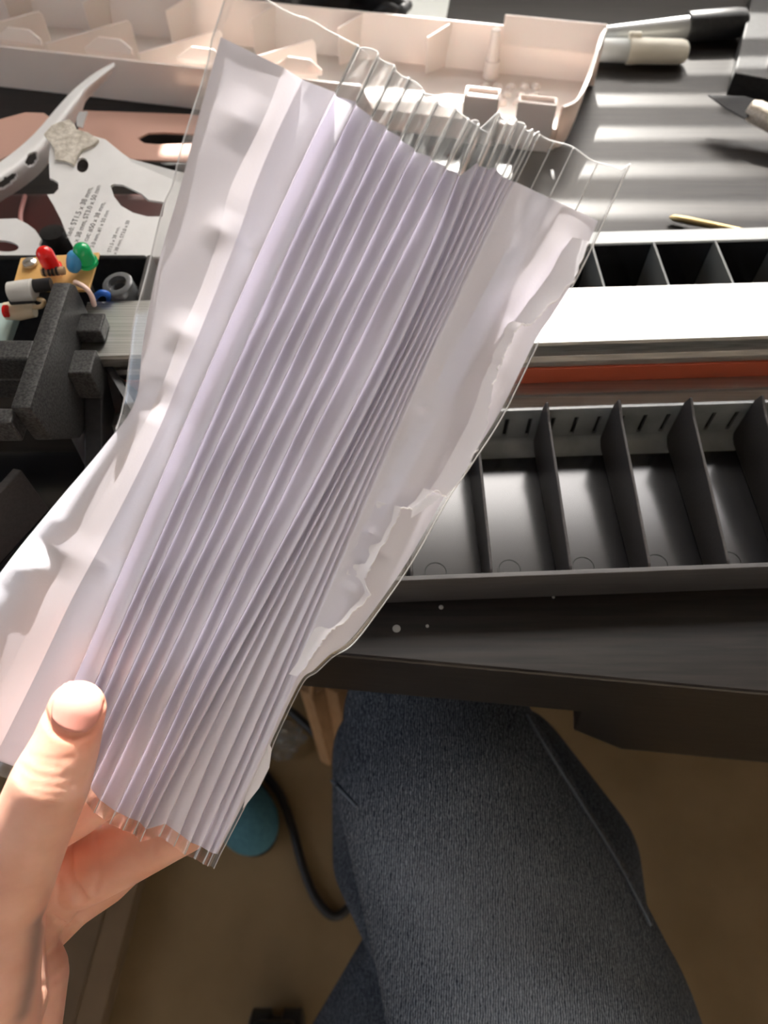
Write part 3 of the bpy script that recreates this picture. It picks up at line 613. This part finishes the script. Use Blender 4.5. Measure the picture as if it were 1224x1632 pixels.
# ================================================================== under the desk
kb = thing('paper_bag', (-.075, .3, 0), 'brown kraft paper bag standing under the desk edge', 'bag')
b = nb(); prism(b, [(-0.0858, .25, .0005), (-0.0730, .243, .0005), (-0.0603, .252, .0005), (-0.0475, .245, .0005), (-0.0348, .253, .0005), (-0.0135, .248, .0005), (-0.0050, .33, .0005), (-0.0305, .36, .0005), (-0.0900, .34, .0005)], (.0, .0, .30)); link('bag_body', b, M_brown, kb)
b = nb(); tube(b, [(-0.0730, .2415, .30), (-0.0645, .238, .36), (-0.0390, .238, .36), (-0.0262, .2425, .30)], .003, 8); link('handle', b, M_brown, kb, 180)
b = nb(); bmesh.ops.create_icosphere(b, subdivisions=4, radius=1)
for v in b.verts:
    n_ = .16 * math.sin(8 * v.co.x + 5 * v.co.z) + .13 * math.sin(11 * v.co.y - 6 * v.co.x + 1) + .1 * math.sin(17 * v.co.z + 13 * v.co.x)
    v.co *= 1 + n_; v.co = V((v.co.x * .036, v.co.y * .02, (max(v.co.z, -.8) + .8) * .055)) + V((-.148, .268, .001))
tag(link('plastic_bag', b, M_polybag, None, 25), 'crumpled clear plastic bag on the carpet beside the brown bag', 'bag')
sp = thing('slipper', onz(418, 1290, 0), 'teal cloth slipper toe on the carpet beside the cable', 'slipper')
c = onz(415, 1290, 0); b = nb(); bmesh.ops.create_icosphere(b, subdivisions=4, radius=1)
for v in b.verts:
    v.co = Matrix.Rotation(math.radians(35), 3, 'Z') @ V((v.co.x * .038 * (1 - .15 * v.co.y), v.co.y * .058, (max(v.co.z, -.35) + .35) * .038)) + c + V((-.02, -.005, .004))
link('upper', b, M_teal, sp, 180)
b = nb(); lathe(b, c + V((-.02, -.005, .0005)), (0, 0, 1), [(0, .036), (.004, .037)], 30)
for v in b.verts: d = v.co - (c + V((-.02, -.005, 0))); v.co = c + V((-.02, -.005, 0)) + Matrix.Rotation(math.radians(35), 3, 'Z') @ V((d.x * 1.05, d.y * 1.58, d.z))
link('sole', b, M_cable, sp)
cb = [(392, 1205), (420, 1232), (447, 1268), (466, 1320), (482, 1380), (502, 1430), (530, 1460), (556, 1446), (572, 1410), (590, 1370)]
b = nb(); tube(b, [onz(x, y, .008) for x, y in cb], .0055, 10, 80); tag(link('power_cable', b, M_cable, None, 180), 'thick black cable looping across the carpet by the jeans', 'cable')
b = nb(); tube(b, [onz(x, y, .10 + .002 * i) for i, (x, y) in enumerate(((425, 1110), (455, 1128), (482, 1150), (505, 1172)))] , .0055, 10, 30); tag(link('power_cable', b, M_cable, None, 180), 'short black cable length in front of the brown bag', 'cable')
bx = thing('cardboard_box', onz(120, 1500, 0), 'flat brown cardboard box on the carpet under the hand', 'box')
a, c = onz(222, 1395, .03), onz(158, 1640, .03)
b = nb(); d = (c - a); prism(b, [a - d * .25, c + d * .3, c + d * .3 + V((-.35, 0, 0)), a - d * .25 + V((-.35, 0, 0))], (0, 0, -.0295)); link('box_body', b, M_box, bx)
b = nb(); a2 = a + V((-.03, 0, .0002)); c2 = c + V((-.03, 0, .0002)); prism(b, [a2 - d * .2, c2 + d * .3, c2 + d * .3 + V((-.3, 0, 0)), a2 - d * .2 + V((-.3, 0, 0))], (0, 0, .0015)); link('lid_flap', b, noisy('brown_cardboard_lid', (.13, .085, .045), (.16, .105, .06), 15, .8), bx)
ch = thing('chair_caster', onz(440, 1640, 0), 'black chair caster at the bottom edge on the carpet', 'caster')
c = onz(440, 1650, .03); b = nb(); lathe(b, (c.x - .03, c.y, .026), (1, 0, 0), [(0, .018), (.003, .0255), (.022, .0255), (.025, .018), (.035, .018), (.038, .0255), (.057, .0255), (.06, .018)], 28); link('wheel', b, M_cable, ch, 40)
b = nb(); box(b, (c.x - .024, c.y - .02, .035), (c.x + .024, c.y + .015, .062), I4, .008); link('fork', b, M_black, ch, 40)

# ================================================================== person: jeans and left hand
per = thing('person', (.07, .05, 0), 'seated person in blue jeans, left hand holding the pleated paper', 'person')
b = nb()
K0, K1, KA, KB, KC, KH = (pt(690, 1070, .545), .058), (pt(694, 1145, .510), .0635), (pt(712, 1250, .495), .0735), (pt(815, 1500, .480), .0890), (pt(862, 1640, .472), .0965), (pt(930, 1900, .47), .105)
for a, c in ((K0, K1), (K1, KA), (KA, KB), (KB, KC), (KC, KH)): capsule(b, a[0], a[1], c[0], c[1], 40)
k0 = K0[0]
capsule(b, k0, .058, V((.045, .175, .30)), .053, 30); capsule(b, V((.045, .175, .30)), .053, V((.045, .17, .10)), .048, 30)
# bunched cloth behind the knee (left) and the crossed lower leg (right)
capsule(b, pt(618, 1200, .60), .045, pt(606, 1370, .62), .040, 30); capsule(b, pt(606, 1370, .62), .04, pt(650, 1460, .60), .040, 30)
capsule(b, pt(800, 1230, .60), .055, pt(905, 1370, .585), .055, 30); capsule(b, pt(905, 1370, .585), .055, pt(930, 1500, .565), .050, 30)
# other thigh, lower left
capsule(b, pt(700, 1560, .62), .070, pt(600, 1780, .60), .08, 30)
jb = fuse(b, .004, 6)
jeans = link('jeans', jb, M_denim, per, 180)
at_ = jeans.data.attributes.new('wear_shade', 'FLOAT', 'POINT')
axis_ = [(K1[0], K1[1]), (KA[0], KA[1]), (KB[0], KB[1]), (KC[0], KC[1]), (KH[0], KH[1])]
for v_, a_ in zip(jeans.data.vertices, at_.data):   # worn pale on top of the thigh, painted shade darkening it toward the desk
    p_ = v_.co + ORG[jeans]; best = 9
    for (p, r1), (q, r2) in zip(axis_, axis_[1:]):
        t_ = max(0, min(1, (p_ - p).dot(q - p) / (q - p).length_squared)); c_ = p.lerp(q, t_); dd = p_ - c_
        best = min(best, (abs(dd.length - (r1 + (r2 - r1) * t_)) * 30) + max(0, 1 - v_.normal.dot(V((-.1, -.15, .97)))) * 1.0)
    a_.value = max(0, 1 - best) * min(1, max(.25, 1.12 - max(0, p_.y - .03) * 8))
bpy.context.view_layer.update()
def bvh_of(o):
    bm = bmesh.new(); bm.from_mesh(o.data); bm.transform(o.matrix_world); t = BVHTree.FromBMesh(bm); bm.free(); return t
jt = bvh_of(jeans)
def on_surf(t, px, py, lift):
    r = ray(px, py).normalized(); h = t.ray_cast(CAM, r); return (h[0] + h[1] * lift) if h[0] else None
def seam(pts):
    s = [on_surf(jt, q.x, q.y, .0008) for q in spline([V((x, y, 0)) for x, y in pts], 40)]; s = [q for q in s if q]
    if len(s) > 3: b = nb(); tube(b, s, .0011, 6, 60); link('seam', b, M_seam, per, 180)
seam([(838, 1140), (870, 1195), (930, 1290), (985, 1380), (1035, 1475)])
seam([(528, 1242), (548, 1262), (570, 1285)])
# hand
b = nb()
TH = [(123, 1130, .2182, 45), (104, 1190, .2182, 53), (82, 1243, .2184, 62), (45, 1330, .2255, 64), (5, 1440, .2350, 66), (-25, 1560, .238, 84), (-70, 1760, .25, 125)]
th = [(pt(x, y, d), r / F * d) for x, y, d, r in TH]
for a, c in zip(th, th[1:]): capsule(b, a[0], a[1], c[0], c[1], 32)
def fing(L):
    q = [(pt(x, y, d), r / F * d) for x, y, d, r in L]
    for a, c in zip(q, q[1:]): capsule(b, a[0], a[1], c[0], c[1], 28)
fing([(30, 1330, .262, 55), (110, 1290, .258, 50), (190, 1240, .255, 46), (250, 1190, .252, 42)])                 # index, behind the paper
fing([(128, 1388, .271, 57), (200, 1352, .270, 56), (262, 1322, .267, 52), (330, 1292, .262, 46)])  # middle, crossing under the fan
fing([(60, 1470, .285, 55), (110, 1430, .292, 48), (165, 1395, .296, 46), (200, 1370, .295, 40)])   # ring, further back
fing([(60, 1370, .269, 58), (74, 1428, .270, 56)])
fing([(30, 1400, .262, 70), (20, 1470, .268, 78)])
fing([(30, 1562, .268, 75), (28, 1650, .266, 66), (0, 1760, .266, 110)])                                     # heel of the hand / little finger side
fing([(-25, 1430, .25, 80), (-20, 1600, .25, 90)])
fing([(20, 1340, .255, 52), (-10, 1450, .252, 80)])
hb = fuse(b, .0009, 3)
hand = link('hand', hb, M_skin, per, 180); tag(hand, 'bare left hand gripping the paper with the thumb on top')
bpy.context.view_layer.update(); ht = bvh_of(hand)
from mathutils.kdtree import KDTree
def near(polys, step=60):
    P = []
    for pl in polys:
        for q in spline([V((x, y, 0)) for x, y in pl], step):
            h = on_surf(ht, q.x, q.y, 0)
            if h: P.append(h)
    kd = KDTree(len(P)); [kd.insert(p, i) for i, p in enumerate(P)]; kd.balance(); return kd
CRE = [([[(22, 1212), (50, 1233), (85, 1240), (125, 1234)], [(18, 1228), (48, 1250), (88, 1256), (120, 1250)], [(38, 1196), (62, 1216), (92, 1223)], [(30, 1244), (60, 1264), (95, 1268)], [(45, 1204), (80, 1212), (115, 1208)], [(15, 1190), (30, 1205)]], .0011, .00015),
       ([[(78, 1095), (70, 1130), (82, 1162), (108, 1176), (138, 1172), (160, 1150), (168, 1120)]], .0010, .0007),
       ([[(108, 1358), (110, 1390), (118, 1412), (132, 1435)], [(72, 1460), (92, 1472), (114, 1486)]], .0015, .0015),
       ([[(150, 1330), (158, 1380), (150, 1425)], [(238, 1300), (246, 1335), (244, 1372)], [(66, 1572), (78, 1568), (90, 1562)]], .0011, .0003)]
for polys, wd_, dp_ in CRE:
    kd = near(polys)
    for v_ in hand.data.vertices:
        p_ = v_.co + ORG[hand]; d_ = kd.find(p_)[2]
        if d_ < wd_ * 3: v_.co -= v_.normal * dp_ * math.exp(-(d_ / wd_) ** 2)
ink = hand.data.attributes.new('ink', 'FLOAT', 'POINT'); fl = hand.data.attributes.new('flush', 'FLOAT', 'POINT')
ki = near([[(60, 1470), (56, 1520), (48, 1570), (38, 1612)]]); kf = near([[(112, 1090), (90, 1120), (95, 1165), (130, 1180), (160, 1155), (165, 1115)]])
for v_, a_, f_ in zip(hand.data.vertices, ink.data, fl.data):
    p_ = v_.co + ORG[hand]; a_.value = .62 * math.exp(-(ki.find(p_)[2] / .0042) ** 2); f_.value = .5 * math.exp(-(kf.find(p_)[2] / .004) ** 2)
bpy.context.view_layer.update(); ht = bvh_of(hand)
# thumbnail patch lying on the thumb
b = nb(); g = []
NN = 22
for i in range(NN):
    row = []
    for j in range(NN):
        u, v_ = 2 * i / (NN - 1) - 1, 2 * j / (NN - 1) - 1
        uu = u * math.sqrt(1 - v_ * v_ / 2); vv = v_ * math.sqrt(1 - u * u / 2)
        ro = math.radians(22); sx, sy = 41 * uu, 43 * vv
        x, y = 122 + sx * math.cos(ro) - sy * math.sin(ro), 1127 + sx * math.sin(ro) + sy * math.cos(ro)
        e_ = max(abs(u), abs(v_)); q = on_surf(ht, x, y, .0004 if e_ < .95 else -.0003)
        row.append(b.verts.new(q) if q else None)
    g.append(row)
for i in range(NN - 1):
    for j in range(NN - 1):
        k = (g[i][j], g[i + 1][j], g[i + 1][j + 1], g[i][j + 1])
        if all(k): b.faces.new(k)
bmesh.ops.recalc_face_normals(b, faces=b.faces[:]); tag(link('thumbnail', b, M_nail, per, 180), 'short pink thumbnail')

# ================================================================== the laminated pleated paper
def D(x, y): return .190 + (y - 100) / 1100 * .042
NR = 200
def xs(lst, top, bot): return [top] + [(x, y) for y, x in lst] + [bot]
Y = (300, 400, 550, 700, 850, 950, 1100)
def R(top, vals, bot, ys=Y): return [top] + [(x, y) for x, y in zip(vals, ys) if x is not None and y > top[1] + 20] + [bot]
E = [
 R((534, 147), (461, 416, 349, 280, 220, 176, 112), (52, 1232)),
 R((567, 162), (504, 458, 390, 322, 259, 210, 147), (84, 1240)),
 R((591, 185), (540, 489, 419, 350, 282, 231, 168), (104, 1246)),
 R((615, 201), (574, 519, 452, 376, 313, 261, 192), (124, 1250)),
 R((638, 218), (None, 554, 476, 402, 340, 285, 217), (142, 1254)),
 R((660, 236), (None, 580, 509, 433, 367, 311, 242), (159, 1275)),
 R((687, 250), (None, 609, 541, 465, 399, 344, 275), (184, 1293)),
 R((710, 264), (None, 644, 570, 489, 425, 368, 300), (205, 1303)),
 R((730, 275), (None, 690, 613, 525, 457, 403, 326), (221, 1309)),
 R((761, 259), (None, 716, 638, 551, 482, 427, 353), (232, 1321)),
 R((775, 267), (None, 728, 649, 563, 496, 442, 371), (263, 1313)),
 R((789, 266), (None, 740, 660, 575, 509, 457, 389), (286, 1329)),
 R((800, 280), (None, 750, 671, 590, 528, 481, 411), (303, 1342)),
 R((809, 285), (None, 759, 681, 602, 545, 500, 432), (320, 1349)),
 R((815, 288), (None, 766, 689, 611, 555, 512, 446), (333, 1357)),
]
AMP = [(.0085, .0075)] * 9 + [(.006, .005), (.003, .003), (.004, .004), (.002, .004), (.001, .0035), (.0006, .003)]
P0 = R((822, 290), (None, 775, 698, 620, 565, 523, 459), (340, 1360))
PR = [(953, 352), (927, 413), (912, 450), (880, 502), (852, 545), (796, 658), (742, 742), (708, 792), (651, 892), (596, 972), (556, 1022), (526, 1043), (500, 1068), (478, 1087), (437, 1172), (428, 1195), (405, 1245), (383, 1290), (347, 1361)]
L0 = [(352, 59), (318, 180), (287, 300), (252, 421), (228, 545), (215, 640), (165, 712), (95, 795), (35, 868), (-20, 940), (-75, 1015), (-120, 1100), (-140, 1185)]
LB = [(452, 108), (420, 190), (367, 300), (350, 372), (321, 457), (287, 535), (262, 605), (235, 665), (190, 745), (130, 850), (75, 950), (20, 1060), (-45, 1195)]
LV = [(482, 127), (440, 215), (405, 300), (385, 360), (350, 450), (318, 530), (288, 600), (255, 680), (212, 770), (160, 870), (112, 960), (55, 1080), (-10, 1210)]
import numpy as np
def fit(pts, deg=3):
    y = np.array([p[1] for p in pts], float); x = np.array([p[0] for p in pts], float); wt = np.ones(len(y)); wt[0] = wt[-1] = 4
    c = np.polyfit((y - 700) / 600, x, deg, w=wt); yy = np.linspace(y[0], y[-1], NR); return list(zip(np.polyval(c, (yy - 700) / 600), yy))
def line(pts): return [(q.x, q.y) for q in spline([V((x, y, 0)) for x, y in pts], NR)]
cols = []   # each column: list over rows of (px, py, depth offset)
def add(ln, off): cols.append([(x, y, off(k / (NR - 1)) if callable(off) else off) for k, (x, y) in enumerate(ln)])
def mixl(a, c, s): return [(p[0] + (q[0] - p[0]) * s, p[1] + (q[1] - p[1]) * s) for p, q in zip(a, c)]
l0, lb, lv, e1 = line(L0), line(LB), line(LV), fit(E[0])
for s in (0, .1, .2, .3, .4, .5, .6, .7, .8, .9, .97): add(mixl(l0, lb, s), (lambda s: lambda t: -.0018 * math.sin(s * math.pi) * (t > .45) * min(1, (t - .45) * 4) + .0022 * (1 - s) ** 3 * (t > .5) * min(1, (t - .5) * 5))(s))
add(lb, 0)
for s in (.25, .5, .75): add(mixl(lb, lv, s), lambda t, s=s: .0032 * s)
add(lv, .0034)
for s in (.2, .4, .6, .8, .93, 1): add(mixl(lv, e1, s), lambda t, s=s: .0034 * (1 - s) ** 1.6)
prev = e1
for i in range(len(E)):
    nx = fit(E[i + 1]) if i + 1 < len(E) else fit(P0)
    a0, a1 = AMP[i]; amp = lambda t, a0=a0, a1=a1: a0 + (a1 - a0) * t
    # hidden side drops from the ridge to the valley
    val = [(x + 1.2, y + .6 + 5.5 * min(1, a0 / .005) * math.exp(-k / NR * 22)) for k, (x, y) in enumerate(prev)]
    add(mixl(prev, val, .5), lambda t, f=amp: f(t) * .12 + .0001)
    add(val, lambda t, f=amp: f(t))
    for s in (.12, .3, .5, .7, .85, .95, 1): add(mixl(val, nx, s), lambda t, s=s, f=amp: f(t) * (1 - s) ** 1.45)
    prev = nx
pr = line(PR)
for s in [k / 22 for k in range(1, 23)]: add(mixl(prev, pr, s), lambda t, s=s: .0008 * math.sin(s * 9) * (1 - t) - .0012 * math.sin(s * math.pi))
NP = len(cols)
DENT = [(352, 366, .0016, 26, 34), (400, 396, -.0022, 24, 30), (290, 530, .0018, 26, 36), (252, 640, -.0025, 26, 34), (300, 664, -.0016, 22, 28),
        (85, 872, .0030, 50, 40), (175, 905, .0022, 36, 40), (195, 915, -.0016, 22, 26), (30, 905, -.0020, 50, 40), (385, 190, .0014, 40, 50), (222, 925, -.001, 18, 22), (440, 425, -.0008, 14, 20),
        (675, 650, -.0016, 12, 12), (590, 850, -.0016, 14, 12), (605, 880, .0012, 20, 12), (650, 700, .0006, 16, 40), (625, 770, .0008, 14, 14), (555, 940, -.0012, 16, 10), (575, 905, .001, 14, 10)]
CREASE = [((815, 385), (690, 620), .0007, 9), ((845, 395), (720, 640), -.0006, 10), ((660, 665), (560, 880), .0005, 10), ((900, 380), (790, 600), .0005, 14), ((700, 660), (610, 830), -.0005, 9)]
def dent(x, y):
    r = 0
    for cx, cy, a, ru, rv in DENT:
        dx, dy = x - cx, y - cy; u = dx * .89 + dy * .45; v_ = -dx * .45 + dy * .89
        k = max(0, 1 - abs(v_) / rv)
        if k: r += .8 * a * k * max(0, 1 - abs(u) / (ru * 1.3))
    for (ax_, ay_), (bx_, by_), a, wd in CREASE:
        dx, dy = bx_ - ax_, by_ - ay_; L2 = dx * dx + dy * dy; t = ((x - ax_) * dx + (y - ay_) * dy) / L2
        if -.05 < t < 1.05:
            q = abs((x - ax_) * dy - (y - ay_) * dx) / math.sqrt(L2); r += a * math.exp(-(q / wd) ** 2) * min(1, (t + .05) * 8) * min(1, (1.05 - t) * 8)
    r += .00035 * math.sin(x * .031 + y * .017) * math.sin(y * .023 - x * .011)
    return r
def vtx(c, lift=0): return pt(c[0], c[1], D(c[0], c[1]) + c[2] + dent(c[0], c[1]) - lift)
fan = thing('laminated_paper_fan', pt(250, 1300, D(0, 1300)), 'laminated white paper folded into many pleats, held in the hand', 'paper')
def gridmesh(name, columns, lift, m, parent, keep=None):
    b = nb(); g = [[b.verts.new(vtx(c, lift)) for c in col] for col in columns]
    for i in range(len(g) - 1):
        for k in range(len(g[0]) - 1):
            if keep is None or keep(i, k): b.faces.new((g[i][k], g[i][k + 1], g[i + 1][k + 1], g[i + 1][k]))
    bmesh.ops.delete(b, geom=[v for v in b.verts if not v.link_faces], context='VERTS')
    bmesh.ops.recalc_face_normals(b, faces=b.faces[:]); return link(name, b, m, parent, 28)
gridmesh('pleated_sheet', cols, 0, M_paper, fan)
# film: the same folds, wider than the paper all round
LF = [(338, 62), (327, 114), (291, 229), (275, 294), (260, 329), (235, 432), (213, 515), (206, 579), (199, 632), (184, 686), (150, 730), (85, 806), (25, 878), (-28, 948), (-83, 1020), (-128, 1105), (-148, 1190)]
RF = [(968, 340), (948, 385), (921, 440), (888, 500), (859, 546), (802, 662), (748, 746), (714, 796), (657, 896), (602, 976), (562, 1027), (531, 1047), (505, 1071), (482, 1090), (441, 1174), (431, 1199), (408, 1249), (386, 1294), (350, 1364)]
def ext(col, extra=0):
    x0, y0_, o0 = col[0]; x1, y1_, o1 = col[-1]; tx, ty = col[2][0] - x0, col[2][1] - y0_; n = math.hypot(tx, ty); ux, uy = -tx / n, -ty / n
    ux, uy = (ux + .43) / 2, (uy - .90) / 2; n = math.hypot(ux, uy); ux /= n; uy /= n
    Ltop = 86 + extra
    tops = [(x0 + ux * Ltop * k / 8, y0_ + uy * Ltop * k / 8, o0 + .0001) for k in range(8, 0, -1)]
    bots = [(x1 - 9 * k / 3, y1_ + 20 * k / 3, o1) for k in range(1, 4)]
    return tops + col + bots
lf, rf = line(LF), line(RF)
fcols = [[(x, y, .002) for x, y in lf], [(p[0] * .5 + q[0] * .5, p[1] * .5 + q[1] * .5, .001) for p, q in zip(lf, l0)]] + cols + [[(p[0] * .5 + q[0] * .5, p[1] * .5 + q[1] * .5, .0005) for p, q in zip(rf, pr)], [(x, y, .0015) for x, y in rf]]
fcols = [ext(c, 3 * math.sin(i * .5)) for i, c in enumerate(fcols)]
NF, KF = len(fcols), len(fcols[0])
rim_ = lambda i, k: (i < 2 and fcols[0][k][1] < 690) or i >= NF - 3 or k < 8 or k >= KF - 4
gridmesh('plastic_film', fcols, .0004, M_film, fan, rim_)
gridmesh('plastic_film', fcols, -.0005, M_film, fan, rim_)
# cut edges of the film, and added milky tubes painting glints along its creases
def edge(pts, r, nm):
    b = nb(); tube(b, pts, r, 6, max(20, len(pts) * 2)); link(nm, b, M_edgeglint, fan, 180)
nk = len(fcols[0])
edge([vtx(c[k], .0004) for c in fcols[:1] for k in range(nk) if c[k][1] < 690], .0002, 'film_edge')
edge([vtx(c[k], .0004) for c in fcols[-1:] for k in range(nk)], .00018, 'film_edge')
top_pts = [vtx(c[0], .0004) for c in fcols]
b = nb(); tp = resample(top_pts, 500)
rg = []
for i, p_ in enumerate(tp): rg.append([b.verts.new(p_ + UP * a_ * .00018 + FW * c_ * .00018) for a_, c_ in ((1, 0), (0, 1), (-1, 0), (0, -1))])
for a_, c_ in zip(rg, rg[1:]):
    for k in range(4): b.faces.new((a_[k], a_[(k + 1) % 4], c_[(k + 1) % 4], c_[k]))
bmesh.ops.recalc_face_normals(b, faces=b.faces[:]); link('film_edge', b, M_edgeglint, fan, 180)
RIDGE = [2 + 10 + 1 + 3 + 1 + 6 + 9 * i for i in range(len(E) + 1)]
for i, k in enumerate(RIDGE):
    c = fcols[k]; edge([vtx(c[j], .0004) for j in range(0, 9)], .00019, 'crease_glint')
    edge([vtx(c[j], .0004) for j in range(nk - 4, nk)], .00019, 'crease_glint')
for k in (NF - 9, NF - 16, NF - 21):
    edge([vtx(fcols[k][j], .0004) for j in range(0, 9)], .00018, 'crease_glint')
# torn top layer along the right edge
TE = [(940, 385), (927, 413), (914, 448), (895, 470), (874, 488), (858, 505), (843, 519), (835, 516), (827, 521), (820, 528), (816, 540), (808, 554), (802, 570), (800, 582), (794, 583), (792, 600), (786, 612), (780, 650), (775, 682), (760, 715), (746, 744), (730, 770), (711, 790), (700, 786), (690, 782),
      (672, 800), (656, 812), (640, 809), (630, 832), (612, 865), (592, 900), (580, 922), (590, 946), (580, 960), (566, 972), (550, 990), (532, 1003), (523, 1008), (512, 1025), (504, 1035), (490, 1060), (474, 1078)]
b = nb(); rows = []
for k, (x, y) in enumerate(TE):
    t = k / (len(TE) - 1); wd = 95 * (1 - .85 * t) * min(1, .3 + k * .2)
    rows.append([b.verts.new(pt(x - wd * (1 - s), y - wd * .25 * (1 - s), D(x, y) + dent(x - wd * (1 - s), y) - .0003 - .0012 * s - .0010 * s ** 5 * (1 + .6 * math.sin(k * 1.7)))) for s in (0, .25, .5, .7, .85, .95, 1)])
rows_pos = [r_[-1].co.copy() for r_ in rows]
M_fibre = mat('white_paper_fibre', (.95, .94, .95), .9)
for a, c in zip(rows, rows[1:]):
    for j in range(6): b.faces.new((a[j], a[j + 1], c[j + 1], c[j]))
link('torn_layer', b, M_paper2, fan, 60)
tp = []
for k, (a, c) in enumerate(zip(rows_pos, rows_pos[1:])):
    for j in range(4): tp.append(a.lerp(c, j / 4) + UP * random.uniform(-.0004, .0004) + RT * random.uniform(-.0004, .0004))
b = nb(); rg = [[b.verts.new(p_ + UP * a_ * .00025 + FW * c_ * .00025) for a_, c_ in ((1, 0), (0, 1), (-1, 0), (0, -1))] for p_ in tp]
for a_, c_ in zip(rg, rg[1:]):
    for k in range(4): b.faces.new((a_[k], a_[(k + 1) % 4], c_[(k + 1) % 4], c_[k]))
bmesh.ops.recalc_face_normals(b, faces=b.faces[:]); link('torn_edge', b, M_fibre, fan)
def flap(pts, lifts, nm):
    b = nb(); prism(b, [pt(x, y, D(x, y) - l) for (x, y), l in zip(pts, lifts)], FW * .0002); link(nm, b, M_paper2, fan)
flap([(655, 826), (657, 810), (676, 795), (694, 787), (703, 790), (690, 803)], [.0040, .0030, .0032, .0034, .0040, .0042], 'folded_flap')
flap([(427, 1180), (433, 1194), (429, 1224), (413, 1256), (387, 1289), (392, 1268), (412, 1222)], [.001, .0005, .0015, .0015, .001, .001, .001], 'curled_strip')
